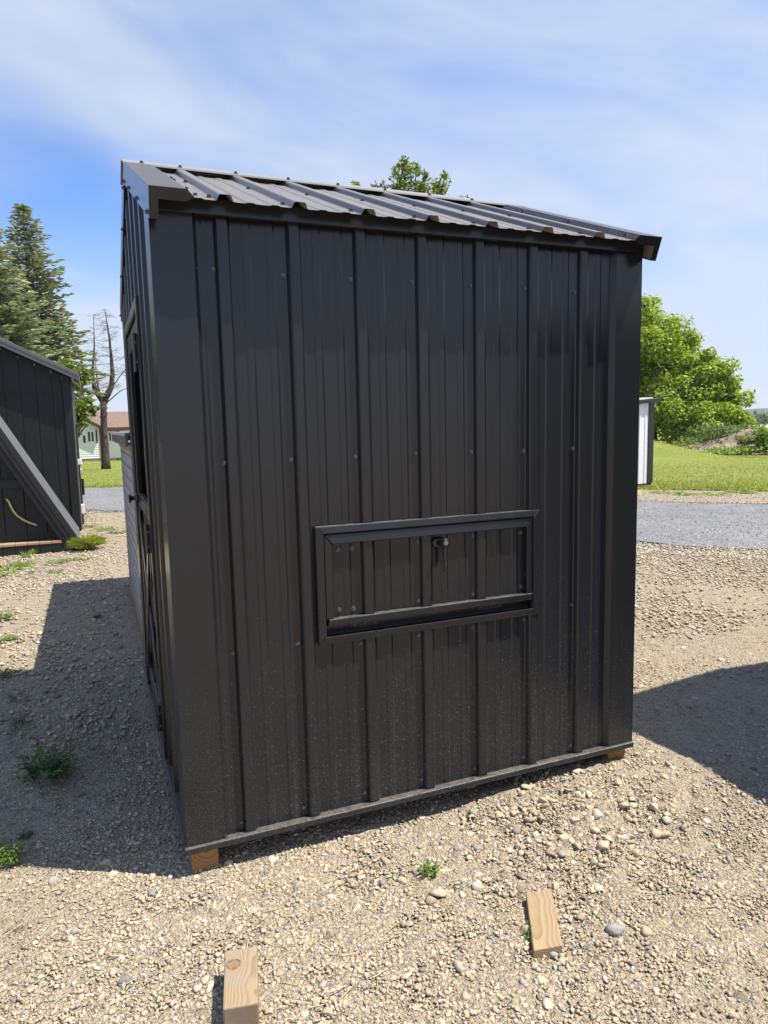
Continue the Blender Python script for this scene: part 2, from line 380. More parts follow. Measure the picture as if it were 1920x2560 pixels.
def polar_sheet(name, mt, inner, outer, th0, th1, dz, nth=160, nr=24, jit=.25, sd=1):
    th = np.linspace(th0, th1, nth); V = []
    for i, a in enumerate(th):
        r0, r1 = inner(math.degrees(a)), outer(math.degrees(a))
        r0 += jit*(fbm(a*r0*.9, 3.3, sd, 4)-.5)*2*min(1, r0/12); r1 += jit*(fbm(a*r1*.9, 7.7, sd+3, 4)-.5)*2*min(1, r1/14)
        for k in range(nr+1):
            q = (k/nr)**1.6 if r1/r0 > 3 else k/nr
            r = r0*(r1/r0)**q
            V.append((CAM[0]+r*math.cos(a), CAM[1]+r*math.sin(a)))
    V = np.array(V); Z = hgt(V[:, 0], V[:, 1])+dz
    V = np.c_[V, Z]; i = np.arange((nth-1)*nr); b = (i//nr)*(nr+1)+i % nr
    return kind(mk(name, V, np.stack([b, b+1, b+nr+2, b+nr+1], 1), mt, smooth=True), 'structure')
def tab(*p):
    xs = [q[0] for q in p]; ys = [q[1] for q in p]
    return lambda d: float(np.interp(d, xs, ys))
road_in = tab((-20, 26), (10, 13), (28, 10.2), (39, 9.5), (45, 9.2), (55, 9.6), (70, 12), (90, 16.2), (110, 22), (140, 40))
road_out = tab((-20, 34), (10, 19), (28, 15.6), (39, 15.0), (45, 14.8), (55, 15.5), (70, 19.5), (90, 25.6), (110, 33), (140, 55))
lawn_in = tab((-20, 42), (10, 24), (28, 20.0), (39, 19.4), (45, 19.3), (55, 19.5), (70, 21.5), (90, 25.9), (110, 33.5), (140, 56))
polar_sheet('gravel_road', ROAD, road_in, road_out, math.radians(-20), math.radians(140), .015, nth=420, jit=.55)
polar_sheet('lawn', LAWN, lawn_in, lambda d: 900.0, math.radians(-20), math.radians(140), .03, 220, 90, .9, 5)

# ------------------------------------------------------------------ chicken coop
WX, DY, HW = 1.855, 1.925, 2.06
EZ, OV, RY = 2.053, 0.102, DY/2            # panel edge height at the eave, overhang, ridge line
SL = 0.398                                  # roof rise per metre
coop = thing('chicken_coop', 'black ribbed-metal chicken coop on wooden skids with a small hatch in its wall', 'chicken coop', (.94, .96, -.11))
PITCH, C0 = .2286, .2127
RIBP = [(-.030, 0), (-.025, .0015), (-.019, .0145), (-.0165, .0178), (-.013, .019), (.013, .019), (.0165, .0178), (.019, .0145), (.025, .0015), (.030, 0)]
MINP = [(-.016, 0), (-.009, .0028), (.009, .0028), (.016, 0)]
def profile(a, b, c0=C0, extra=()):
    pts = {}
    k0 = int(math.floor((a-c0)/PITCH))-1
    for k in range(k0, k0+int((b-a)/PITCH)+4):
        c = c0+k*PITCH
        for dx, h in RIBP: pts[c+dx] = h
        for q in (1/3, 2/3):
            for dx, h in MINP: pts[c+q*PITCH+dx] = h
    xs = sorted(pts); hs = [pts[q] for q in xs]
    cut = sorted({a, b, *extra} | {q for q in xs if a < q < b})
    return [(q, float(np.interp(q, xs, hs))) for q in cut]
def ribbed(name, prof, fn, cells, mt, parent, thick=0.0):
    """prof: (s,h) across; fn(s,h,l) -> point; cells(s_mid) -> list of (l0,l1)"""
    v, f = [], []
    for (s0, h0), (s1, h1) in zip(prof[:-1], prof[1:]):
        for l0, l1 in cells((s0+s1)/2):
            la, lb = (l0(s0), l0(s1)) if callable(l0) else (l0, l0)
            lc, ld = (l1(s1), l1(s0)) if callable(l1) else (l1, l1)
            b = len(v); v += [fn(s0, h0, la), fn(s1, h1, lb), fn(s1, h1, lc), fn(s0, h0, ld)]; f.append([b, b+1, b+2, b+3])
            if thick:
                b = len(v); v += [fn(s0, h0-thick, la), fn(s1, h1-thick, lb), fn(s1, h1-thick, lc), fn(s0, h0-thick, ld)]; f.append([b+3, b+2, b+1, b])
    mi = [i % 2 for i in range(len(f))] if thick else None
    return mk(name, v, f, None, parent, False, None, mi, mt if isinstance(mt, list) else [mt])

# hatch opening in the front wall
HX0, HX1, HZ0, HZ1 = .500, 1.353, .656, 1.024
seams = [C0+PITCH*1, C0+PITCH*5]
def fcells(s):
    if HX0 < s < HX1: return [(0.0, HZ0), (HZ1, HW)]
    return [(0.0, HW)]
front = []
for i, (a, b) in enumerate([(0.022, seams[0]+.033), (seams[0]+.033, seams[1]+.033), (seams[1]+.033, 1.834)]):
    ex = [q for q in (HX0, HX1) if a < q < b]
    lap = ribbed('wall_panel', profile(a, b, extra=ex), lambda s, h, l: (s, -h, l), fcells, BLACK, coop); front.append(lap)
# lap lips: the next sheet ends 1 mm proud over the rib
for sx in seams:
    z0 = (0.0, HW) if not HX0 < sx < HX1 else None
    pr = [(sx-.013, .0205), (sx+.013, .0205), (sx+.0165, .0193), (sx+.019, .016), (sx+.025, .003), (sx+.036, .0018), (sx+.0362, .0002)]
    cl = fcells
    ribbed('lap_seam', pr, lambda s, h, l: (s, -h, l), cl, BLACK, coop)
# left wall: panels along y, outward -x
LC0 = .16; XA, XB = -.003+.0225, 1.858-.0225
DY0, DY1, DZ0, DZ1 = .705, 1.625, .03, 1.86
def gz(y): return EZ-.012+SL*(OV+min(y, DY-y))
def lcells(s):
    if DY0 < s < DY1: return [(DZ1, gz)]
    return [(0.0, gz)]
for a, b in ((.004, .66), (.66, RY), (RY, DY-.004)):
    ex = [q for q in (DY0, DY1) if a < q < b]
    ribbed('wall_panel', profile(a, b, LC0, ex)[::-1], lambda s, h, l: (XA-h, s, l), lcells, BLACK, coop)
for a, b in ((.004, .9), (.9, DY-.004)):
    ribbed('wall_panel', profile(a, RY if a < .1 else b, LC0) if False else profile(a, b, LC0, [RY] if a < RY < b else []), lambda s, h, l: (XB+h, s, l), lambda s: [(0.0, gz)], BLACK, coop)
ribbed('wall_panel', profile(.022, 1.834)[::-1], lambda s, h, l: (s, DY+h, l), lambda s: [(0.0, HW)], BLACK, coop)

# screws
def screw_mesh():
    m = MB(); n = 10
    m.tube([(0, 0, 0), (0, -.0018, 0)], [.0092, .0084], n); m.tube([(0, -.0018, 0), (0, -.0078, 0)], [.0058, .0055], 6)
    return m
SM = None
def screw(p, nrm, parent, sc=1.0):
    global SM
    if SM is None:
        o = screw_mesh().build('screw', SCREW); SM = o.data; COL.objects.unlink(o); bpy.data.objects.remove(o)
    o = bpy.data.objects.new('screw', SM); COL.objects.link(o); o.parent = parent
    o.matrix_parent_inverse = Matrix.Translation(-Vector(parent.location))
    o.location = p; o.scale = (sc,)*3
    q = Vector((0, -1, 0)).rotation_difference(Vector(nrm).normalized()); o.rotation_mode = 'QUATERNION'; o.rotation_quaternion = q
    return o
for z in (.046, .645, 1.277, 1.873):
    for sx in [.128, .183]+[C0+PITCH*k-.035 for k in range(1, 7)]+[1.735]:
        if HX0-.03 < sx < HX1+.03 and .6 < z < 1.05: continue
        screw((sx+random.uniform(-.003, .003), -.0005, z+random.uniform(-.004, .004)), (random.uniform(-.06, .06), -1, random.uniform(-.06, .06)), coop)
for sx in (C0+PITCH*2-.035, C0+PITCH*3-.035, C0+PITCH*4-.035, C0+PITCH*5-.035): screw((sx, -.0005, .612), (0, -1, 0), coop)
for yy in (.12, .19, .42, .62, 1.68, 1.82):
    for z in (.05, .65, 1.28, 1.87): screw((XA-.0005, yy, z), (-1, 0, 0), coop)

# corner trims (folded sheet, proud of the ribs)
TP = .0225; XA, XB = -.003+.0225, 1.858-.0225      # side wall planes; trims stand TP outside them
def corner(name, sx, sy, z1f, z1s):
    # sx: -1 left / +1 right, sy: -1 front / +1 rear ; front leg .104 wide, returns back to the sheet
    X = XA-TP if sx < 0 else XB+TP; Y = -TP if sy < 0 else DY+TP
    ix = 1 if sx < 0 else -1; iy = 1 if sy < 0 else -1
    w = .104
    pr = [(X+ix*(w+.014+TP), Y+iy*(TP-.0015)), (X+ix*(w+TP), Y), (X, Y), (X, Y+iy*(w+TP)), (X+ix*(TP-.0015), Y+iy*(w+.014+TP))]
    t = .0012; inn = [(X+ix*(w+.014+TP), Y+iy*(TP-.0005)), (X+ix*(w+TP)-ix*t, Y+iy*t), (X+ix*t, Y+iy*t), (X+ix*t, Y+iy*(w+TP)-iy*t), (X+ix*(TP-.0005), Y+iy*(w+.014+TP))]
    m = MB(); zz = [z1f, z1f, z1f, z1s, z1s]
    for i in range(4):
        m.add([(*pr[i], .002), (*pr[i+1], .002), (*pr[i+1], zz[i+1]), (*pr[i], zz[i])], [(0, 1, 2, 3)])
        m.add([(*inn[i], .002), (*inn[i+1], .002), (*inn[i+1], zz[i+1]), (*inn[i], zz[i])], [(3, 2, 1, 0)])
    return m.build(name, BLACK, coop)
for sx in (-1, 1):
    for sy in (-1, 1): corner('corner_trim', sx, sy, HW, HW+.02)
# base trim: ledge with a lip all round
def base(name, a, b):
    return MB().box(a, b).build(name, BLACK, coop, bevel=.0045)
base('base_trim', (-.011, -.036, -.012), (1.857, .0, .0105))
base('base_trim', (-.011, DY, -.012), (1.857, DY+.036, .0105))
base('base_trim', (-.013, .002, -.012), (XA, DY-.002, .0105))
base('base_trim', (XB, .002, -.012), (1.859, DY-.002, .0105))
# skids + floor
for sx in (.012, 1.752):
    o = box('skid', (-.0445, -DY/2-.005, -.055), (.0445, DY/2+.005, .034), SKID, None, .004); o.parent = coop; o.matrix_parent_inverse = Matrix.Translation(-Vector(coop.location))
    o.location = (sx+.0445, DY/2+.004, -.047)
box('floor_deck', (.03, .02, -.0125), (1.82, DY-.02, .006), INNER, coop)

# roof: two slopes of ribbed sheet
def rz(y): return EZ+SL*(OV+(y if y < RY else DY-y))
cs, sn = 1/math.hypot(1, SL), SL/math.hypot(1, SL)
LSL = (RY+OV)/cs
RC0 = .2127-.002
rsplit = [RC0+PITCH*2+.033, RC0+PITCH*6+.033]
def ffn(s, h, l): return (s, -OV+l*cs-h*sn, EZ+l*sn+h*cs)
def bfn(s, h, l): return (s, DY+OV-l*cs+h*sn, EZ+l*sn+h*cs)
for a, b in ((.02, rsplit[0]), (rsplit[0], rsplit[1]), (rsplit[1], 1.85)):
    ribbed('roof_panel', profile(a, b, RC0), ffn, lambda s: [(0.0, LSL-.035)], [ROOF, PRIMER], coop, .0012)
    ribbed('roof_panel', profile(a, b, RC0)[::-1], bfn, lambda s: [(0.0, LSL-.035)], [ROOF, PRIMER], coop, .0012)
def roof_screw(s, l):
    p = ffn(s, .001, l); screw(p, (0, -sn, cs), coop, 1.05)
for l in (.075, .60):
    for k in range(7): roof_screw(RC0+PITCH*k-.035, l)
    roof_screw(.135, l)
for fn in (ffn, bfn):
    MB().hexa([fn(.03, -.016, .09), fn(1.825, -.016, .09), fn(1.825, -.016, LSL-.004), fn(.03, -.016, LSL-.004), fn(.03, -.004, .09), fn(1.825, -.004, .09), fn(1.825, -.004, LSL-.004), fn(.03, -.004, LSL-.004)]).build('light_block_deck', INNER, coop)  # added unseen boards under the sheets, block sun leaking in at the ridge
# eave fascia (under the overhang) + drip
box('eave_fascia', (.022, -.046, 2.028), (WX-.022, -.024, rz(-.046)-.004), BLACK, coop, .0015)
box('eave_fascia', (.022, DY+.024, 2.028), (WX-.022, DY+.046, rz(-.046)-.004), BLACK, coop, .0015)
box('soffit', (.02, -.024, 2.040), (WX-.02, .03, 2.052), BLACK, coop)
# rake trims (box section along the slope, both ends, both slopes)
def rake(name, sx, fn):
    # outer face, top flange, sloping inner leg
    X = -.006 if sx < 0 else 1.868; ix = 1 if sx < 0 else -1
    L0, L1 = -.006, LSL-.012
    pr = [(X+ix*.026, -.064), (X, -.064), (X, .024), (X+ix*.106, .024), (X+ix*.128, .0035)]
    t = .0015; inn = [(X+ix*.026, -.062), (X+ix*t, -.062), (X+ix*t, .0225), (X+ix*.1055, .0225), (X+ix*.128, .002)]
    m = MB(); P = lambda q, l: fn(q[0], q[1], l)
    for i in range(4):
        m.add([P(pr[i], L0), P(pr[i+1], L0), P(pr[i+1], L1), P(pr[i], L1)], [(0, 1, 2, 3)])
        m.add([P(inn[i], L0), P(inn[i+1], L0), P(inn[i+1], L1), P(inn[i], L1)], [(3, 2, 1, 0)], 1)
    # closed front end: vertical cap for the outer box and the top flange
    a = [(X+ix*.001, .0238), (X+ix*.1055, .0238), (X+ix*.1275, .003), (X+ix*.105, -.010), (X+ix*.026, -.010), (X+ix*.026, -.0635), (X+ix*.001, -.0635)]
    m.add([P(q, L0+.0005) for q in a], [tuple(range(7))])
    o = m.build(name, [BLACK, PRIMER], coop)
    nrm = np.array(fn(0, 1, 0))-np.array(fn(0, 0, 0))
    for l in (.04, .42, .80, 1.08):
        screw(fn(X-ix*.0005, -.052, l), (-ix, 0, 0), coop, 1.0)
        screw(fn(X+ix*.113, .0165, l+.03), nrm+np.array((ix*.5, 0, 0)), coop, 1.0)
    return o
for sx in (-1, 1):
    rake('rake_trim', sx, ffn); rake('rake_trim', sx, bfn)
# ridge cap
rtop = EZ+LSL*sn+.0225*cs+.012
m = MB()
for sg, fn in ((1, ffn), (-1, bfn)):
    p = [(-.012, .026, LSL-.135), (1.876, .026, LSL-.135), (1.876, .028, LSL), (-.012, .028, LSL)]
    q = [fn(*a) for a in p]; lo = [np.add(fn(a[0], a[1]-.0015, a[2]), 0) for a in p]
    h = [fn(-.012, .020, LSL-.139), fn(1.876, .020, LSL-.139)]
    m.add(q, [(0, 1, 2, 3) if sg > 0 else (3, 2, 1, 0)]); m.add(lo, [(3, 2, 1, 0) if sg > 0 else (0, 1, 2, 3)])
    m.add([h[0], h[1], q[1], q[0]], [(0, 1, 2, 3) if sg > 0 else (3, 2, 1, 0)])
cap = m.build('ridge_cap', paint_mat('ridge_glare_paint', (.24, .235, .225), .3, .30, .8, ztop=8, floor=.4, warp=.3), coop)  # pale base colour carries the grazing sky glare on the cap's black paint
for k in range(7): screw(ffn(RC0+PITCH*k, .0265, LSL-.118), (0, -sn, cs), coop, 1.1)
screw(ffn(.06, .0265, LSL-.118), (0, -sn, cs), coop, 1.1)
# closure strip under the cap
for fn in (ffn, bfn):
    o = MB().add([fn(.02, -.002, LSL-.05), fn(WX-.02, -.002, LSL-.05), fn(WX-.02, .026, LSL-.05), fn(.02, .026, LSL-.05)], [(0, 1, 2, 3)]).build('ridge_closure', PLAST, coop)

# hatch frame (part) with four bars
hf = MB()
def bar(mb, p0, p1, p2, p3, y0, y1, y2=None):
    """trapezoid bar in the wall plane: outer p0-p1, inner p3-p2 (x,z), y0 face depth at the outer edge, y2 at the inner edge"""
    y2 = y0 if y2 is None else y2
    mb.hexa([(p0[0], y1, p0[1]), (p1[0], y1, p1[1]), (p2[0], y1, p2[1]), (p3[0], y1, p3[1]), (p0[0], y0, p0[1]), (p1[0], y0, p1[1]), (p2[0], y2, p2[1]), (p3[0], y2, p3[1])][4:]+[(p0[0], y1, p0[1]), (p1[0], y1, p1[1]), (p2[0], y1, p2[1]), (p3[0], y1, p3[1])])
    return mb
O0, O1, OZ0, OZ1 = .476, 1.377, .632, 1.046
I0, I1, IZ0, IZ1 = .503, 1.350, .659, 1.021
frame = thing('hatch_frame', '', '', (.94, 0, .62)); del frame['label']; del frame['category']
frame.parent = coop; frame.matrix_parent_inverse = Matrix.Translation(-Vector(coop.location))
def sub(o, part):
    o.parent = part; o.matrix_parent_inverse = Matrix.Translation(-(Vector(part.location))); return o
fr = coop
frame_bars = []
frame_bars.append(bar(MB(), (O0, OZ1), (O1, OZ1), (I1, IZ1), (I0, IZ1), -.0215, -.001, -.0275).build('frame_bar', BLACK, None, bevel=.0032))
frame_bars.append(bar(MB(), (O1, OZ0), (O0, OZ0), (I0, IZ0), (I1, IZ0), -.0225, -.001, -.0275).build('frame_bar', BLACK, None, bevel=.0032))
frame_bars.append(bar(MB(), (O0, OZ0+.0003), (O0, OZ1-.0003), (I0-.0003, IZ1), (I0-.0003, IZ0), -.0225, -.001, -.0270).build('frame_bar', BLACK, None, bevel=.0032))
frame_bars.append(bar(MB(), (O1, OZ1-.0003), (O1, OZ0-.012), (I1+.0003, IZ0), (I1+.0003, IZ1), -.0245, -.001, -.0285).build('frame_bar', BLACK, None, bevel=.0032))
for o in frame_bars: sub(o, frame)
# jambs inside the opening
for a, b in (((I0-.003, -.0265, IZ0-.008), (I0, .06, IZ1+.006)), ((I1, -.0265, IZ0-.008), (I1+.003, .06, IZ1+.006)), ((I0, -.0265, IZ1), (I1, .06, IZ1+.003)), ((I0, -.0265, IZ0-.003), (I1, .06, IZ0)), ((I0, .022, IZ0), (I1, .027, IZ1))):
    sub(box('jamb', a, b, BLACK), frame)
# hatch door
door = bpy.data.objects.new('hatch_door', None); COL.objects.link(door); door.location = (.94, 0, .68); door.empty_display_size = .1
door.parent = coop; door.matrix_parent_inverse = Matrix.Translation(-Vector(coop.location))
DX0, DX1, DZA, DZB = .5070, 1.3460, .694, 1.0165
PX0, PX1, PZ0, PZ1 = .5350, 1.322, .719, .982
sub(ribbed('panel', profile(PX0-.01, PX1+.01, C0), lambda s, h, l: (s, .001-h*.98, l), lambda s: [(PZ0-.01, PZ1+.01)], BLACK, None), door)
sub(bar(MB(), (DX0, DZB), (DX1, DZB), (PX1, PZ1), (PX0, PZ1), -.0200, .004, -.0262).build('door_bar', BLACK, None, bevel=.0032), door)
sub(bar(MB(), (DX1+.001, DZA), (DX0+.003, DZA), (PX0-.02, PZ0), (DX1+.002, PZ0), -.0240, .004, -.0270).build('door_bar', BLACK, None, bevel=.0032), door)
sub(bar(MB(), (DX0, PZ0+.0005), (DX0, DZB-.0004), (PX0, PZ1-.0004), (PX0, PZ0+.0005), -.0218, .004, -.0225).build('door_bar', BLACK, None, bevel=.0032), door)
sub(bar(MB(), (DX1, DZB-.0004), (DX1, PZ0+.0005), (PX1, PZ0+.0005), (PX1, PZ1-.0004), -.0218, .004, -.0225).build('door_bar', BLACK, None, bevel=.0032), door)
for sx in [.560, .613]+[C0+PITCH*k-.034 for k in range(3, 5)]+[1.305]:
    for z in (.745, .962):
        o = screw((sx, .0004, z+random.uniform(-.004, .004)), (0, -1, .03), coop, 1.05); sub(o, door)
# handle: rose, neck, bent lever with lock
hx, hz = .950, .952
m = MB(); m.tube([(hx, .002, hz), (hx, -.004, hz), (hx, -.010, hz), (hx, -.012, hz)], [.023, .023, .019, .012], 20)
rose = sub(m.build('handle_rose', PLAST, None, True), door)
rose.scale = (1.25, 1, .85); rose.location = (-hx*.25+.94*.25-.94*.25, 0, hz*.15)
m = MB(); m.tube([(hx, -.008, hz), (hx+.004, -.028, hz+.001), (hx+.010, -.042, hz)], [.0125, .0125, .0128], 14)
m.tube([(hx+.010, -.030, hz+.002), (hx+.010, -.046, hz+.002), (hx+.010, -.048, hz+.002)], [.0155, .0155, .0145], 18)
m.tube([(hx+.010, -.036, hz-.002), (hx+.011, -.037, hz-.030), (hx+.012, -.036, hz-.060), (hx+.011, -.038, hz-.085), (hx+.007, -.044, hz-.102)], [.0095, .0085, .0078, .0075, .0068], 10)
sub(m.build('handle_lever', PLAST, None, True), door)
m = MB(); m.tube([(hx+.010, -.047, hz+.002), (hx+.010, -.0492, hz+.002)], [.0080, .0076], 18)
lk = sub(m.build('lock', STEEL, None, False), door)
sub(box('keyhole', (hx+.0092, -.0497, hz-.003), (hx+.0108, -.0490, hz+.007), PLAST), door)
# hinge leaf in the gap under the door
for xx in (.66, 1.18):
    o = box('hinge', (xx-.055, .0185, .667), (xx+.055, .0215, .691), plain('hinge_black', (.03, .03, .03), .5), None, .001); sub(o, frame)
    for q in (-.038, 0, .038): sub(screw((xx+q, .0182, .679), (0, -1, 0), coop, .7), frame)

# left-hand door (seen along the wall)
SDX = XA
ld = bpy.data.objects.new('side_door', None); COL.objects.link(ld); ld.location = (0, 1.16, 0); ld.empty_display_size = .1
ld.parent = coop; ld.matrix_parent_inverse = Matrix.Translation(-Vector(coop.location))
for a, b in (((-.030, DY0-.045, 0), (-.001, DY0-.002, DZ1+.045)), ((-.030, DY1+.002, 0), (-.001, DY1+.045, DZ1+.045)), ((-.030, DY0-.002, DZ1+.001), (-.001, DY1+.002, DZ1+.045))):
    sub(box('door_casing', a, b, BLACK, None, .004), ld)
for a, b in (((-.012, DY0-.002, 0), (.05, DY0, DZ1)), ((-.012, DY1, 0), (.05, DY1+.002, DZ1))): sub(box('jamb', a, b, BLACK), ld)
dy0, dy1 = DY0+.012, DY1-.012
st = .075
for a, b in (((-.020, dy0, DZ0+.02), (.006, dy0+st, DZ1-.012)), ((-.020, dy1-st, DZ0+.02), (.006, dy1, DZ1-.012)),
             ((-.0195, dy0+st, DZ1-.10), (.0055, dy1-st, DZ1-.012)), ((-.0195, dy0+st, 1.0), (.0055, dy1-st, 1.065)), ((-.0195, dy0+st, DZ0+.02), (.0055, dy1-st, DZ0+.10))):
    sub(box('door_rail', a, b, BLACK, None, .004), ld)
sub(ribbed('panel', profile(dy0+st-.01, dy1-st+.01, LC0)[::-1], lambda s, h, l: (.004-h*.9, s, l), lambda s: [(DZ0+.03, 1.02)], BLACK, None), ld)
def brace(ya, za, yb, zb, x0, x1, w=.055):
    d = np.array((yb-ya, zb-za)); d = d/np.linalg.norm(d); n = np.array((-d[1], d[0]))*w/2
    q = [(ya+n[0], za+n[1]), (yb+n[0], zb+n[1]), (yb-n[0], zb-n[1]), (ya-n[0], za-n[1])]
    return sub(MB().prism([(x0, *p) for p in q], (x1-x0, 0, 0)).build('cross_brace', BLACK, None, bevel=.003), ld)
brace(dy0+st+.02, DZ0+.13, dy1-st-.02, .97, -.0245, -.014); brace(dy1-st-.02, DZ0+.13, dy0+st+.02, .97, -.031, -.0246)
for z0, z1 in ((1.615, 1.765), (.885, 1.005), (.125, .235)):
    m = MB(); m.tube([(-.040, DY0-.002, z0), (-.040, DY0-.002, z1)], .0085, 12); m.box((-.034, DY0-.04, z0+.008), (-.0302, DY0-.004, z1-.008)); m.box((-.0335, DY0+.004, z0+.008), (-.0202, DY0+.06, z1-.008))
    sub(m.build('hinge', PLAST, None), ld)
    for q in (.25, .75): screw_o = sub(screw((-.0345, DY0-.024, z0+(z1-z0)*q), (-1, 0, 0), coop, .8), ld)
m = MB(); m.tube([(-.018, dy1-.035, 1.035), (-.030, dy1-.035, 1.035), (-.036, dy1-.035, 1.035), (-.050, dy1-.035, 1.035), (-.060, dy1-.035, 1.035), (-.066, dy1-.035, 1.035)], [.028, .026, .011, .012, .025, .020], 18)
sub(m.build('knob', PLAST, None, True), ld)

for o_ in [c for c in ld.children]: o_.location.x += SDX

# ------------------------------------------------------------------ low mesh run behind the coop
MESHW = plain('white_sheeting', (.88, .88, .86), .5, .3, .12, 4, bmp=.5, bs=5)
WIRE = plain('dark_wire', (.10, .105, .11), .5, .5, .2)
PINE = wood_mat('weathered_pine', (.42, .27, .12), (.28, .16, .06), 'Y', .8, (.05, 0, .3))
gzr = float(hgt(0.1, 3.5))
run = thing('chicken_run', 'low wire-mesh chicken run with white sheeting standing behind the black coop', 'chicken run', (.7, 3.55, gzr))
RX0, RY0_, RY1_ = .05, 2.18, 4.95
box('wall_sheet', (RX0, RY0_, gzr+.05), (RX0+.012, RY1_, 1.235), MESHW, run)
box('wall_sheet', (RX0+.013, RY1_-.012, gzr+.05), (1.30, RY1_, 1.235), MESHW, run)
box('wall_sheet', (RX0+.013, RY0_, gzr+.05), (1.30, RY0_+.012, 1.235), MESHW, run)
box('wall_sheet', (1.301, RY0_, gzr+.05), (1.312, RY1_, 1.235), MESHW, run)
m = MB()
for k in range(int((RY1_-RY0_)/.10)+1):
    yy = RY0_+.02+k*.10; m.box((RX0-.0045, yy, gzr+.06), (RX0-.002, yy+.003, 1.235))
for k in range(15):
    zz = gzr+.08+k*.093; m.box((RX0-.0075, RY0_, zz), (RX0-.0047, RY1_, zz+.003))
m.build('wire_mesh', WIRE, run)
box('top_rail', (RX0-.012, RY0_, 1.236), (RX0+.03, RY1_+.01, 1.29), PINE, run, .003)
box('base_skid', (RX0-.01, RY0_, gzr-.03), (RX0+.08, RY1_, gzr+.049), PINE, run, .003)
RR = paint_mat('grey_roof_sheet', (.10, .10, .105), .6, .4, .6, ztop=5, floor=.5)
m = MB(); pr = profile(RY0_-.06, RY1_+.07, RY0_)
ribbed('roof_panel', pr, lambda s, h, l: (-.02+l, s, 1.352+.075*l/.7+h if l <= .7 else 1.352+.075*(1.4-l)/.7+h), lambda s: [(0.0, .7), (.7, 1.4)], RR, run)
box('roof_trim', (-.022, RY0_-.06, 1.29), (-.006, RY1_+.072, 1.350), RR, run, .002)
box('roof_trim', (-.02, RY1_+.055, 1.29), (1.36, RY1_+.071, 1.350), RR, run, .002)

# ------------------------------------------------------------------ shed beyond the right edge (casts the shadow on the gravel)
def simple_shed(name, label, x0, x1, y0, y1, ze, zr, zb, wm, rm, tm, axis='y'):
    t = thing(name, label, 'shed', ((x0+x1)/2, (y0+y1)/2, zb))
    ribbed('wall_panel', profile(y0, y1, y0+.1)[::-1], lambda s, h, l: (x0-h, s, l), lambda s: [(zb+.06, ze)], wm, t)
    ribbed('wall_panel', profile(y0, y1, y0+.1), lambda s, h, l: (x1+h, s, l), lambda s: [(zb+.06, ze)], wm, t)
    xm = (x0+x1)/2
    gf = lambda q: ze+(zr-ze)*(1-abs(q-xm)/(xm-x0))
    ribbed('wall_panel', profile(x0, x1, x0+.1, [xm]), lambda s, h, l: (s, y0-h, l), lambda s: [(zb+.06, gf)], wm, t)
    ribbed('wall_panel', profile(x0, x1, x0+.1, [xm])[::-1], lambda s, h, l: (s, y1+h, l), lambda s: [(zb+.06, gf)], wm, t)
    k = (zr-ze)/(xm-x0); o = .10
    for sg, xe in ((1, x0), (-1, x1)):
        ribbed('roof_panel', profile(y0-o, y1+o, y0) if sg > 0 else profile(y0-o, y1+o, y0)[::-1], lambda s, h, l: (xe-sg*o+sg*l, s, ze+.03-k*o+k*l+h), lambda s: [(0.0, (xm-x0)+o)], rm, t)
        box('eave_trim', (xe-sg*o-.01, y0-o, ze-k*o-.06), (xe-sg*o+.01, y1+o, ze-k*o+.029), tm, t)
    for xx in (x0-.022, x1-.06):
        for yy in (y0-.022, y1-.06): box('corner_trim', (xx, yy, zb+.05), (xx+.084, yy+.084, ze), tm, t)
    for xx in (x0+.1, x1-.2): box('skid', (xx, y0, zb-.05), (xx+.09, y1, zb+.058), PINE, t)
    return t
simple_shed('storage_shed', 'dark ribbed-metal storage shed beside the coop casting its shadow over the gravel', 3.10, 5.5, -2.8, -.06, 2.02, 2.55, -.12, BLACK, ROOF, BLACK)

# ------------------------------------------------------------------ black board-sided A-frame coop on the left
LP = plain('black_board_paint', (.013, .0133, .015), .45, .4, .25, 8)
def lp_mat():
    m, t, b = mat('black_wood_siding'); p = pos(t)
    g = noise(t, scl(t, p, (14, 14, 2.2)), 3.0, 5, .6, 1.2).outputs[0]
    b.inputs['Base Color'].default_value = (.012, .0125, .0145, 1); b.inputs['Roughness'].default_value = .45; b.inputs['Specular IOR Level'].default_value = .35
    t.links.new(bump(t, g, 1.0, .012), b.inputs['Normal']); return m
LPS = lp_mat()
AG = float(hgt(-1.2, 8.2))
af = thing('aframe_coop', 'black wood-sided coop with a steep slanted porch roof and a yellow hose', 'coop', (-1.75, 9.4, AG))
YF, YB, YE = 7.75, 8.80, 11.4
XR = -.43
ridx, eavz = -1.95, 2.20
def mgz(x): return eavz+.49*(min(XR-x, x-(2*ridx-XR)))
b0 = AG+.14
# grooved siding boards
xs = np.arange(XR-.10, 2*ridx-XR, -.2)
edges = [XR-.105]
x_ = -.67
while x_ > 2*ridx-XR+.1: edges.append(x_); x_ -= .2
edges.append(2*ridx-XR)
for i in range(len(edges)-1):
    x1, x0 = edges[i]-.004, edges[i+1]+.004
    for za, zb_ in ((b0, 1.925), (1.935, None)):
        xm = sorted({x0, x1} | ({ridx} if x0 < ridx < x1 else set()))
        top = [(q, zb_ if zb_ else mgz(q)) for q in xm]
        poly = [(x0, YB, za), (x1, YB, za)]+[(q, YB, z) for q, z in top[::-1]]
        MB().prism(poly, (0, .012, 0)).build('siding_board', LPS, af, bevel=.003, seg=1)
box('backing', (2*ridx-XR, YB+.0125, b0), (XR-.03, YB+.03, eavz-.1), LP, af)
MB().prism([(2*ridx-XR, YB+.0135, eavz-.12), (XR-.03, YB+.0135, eavz-.12), (ridx, YB+.0135, mgz(ridx)-.05)], (0, .012, 0)).build('gable_backing', LP, af)
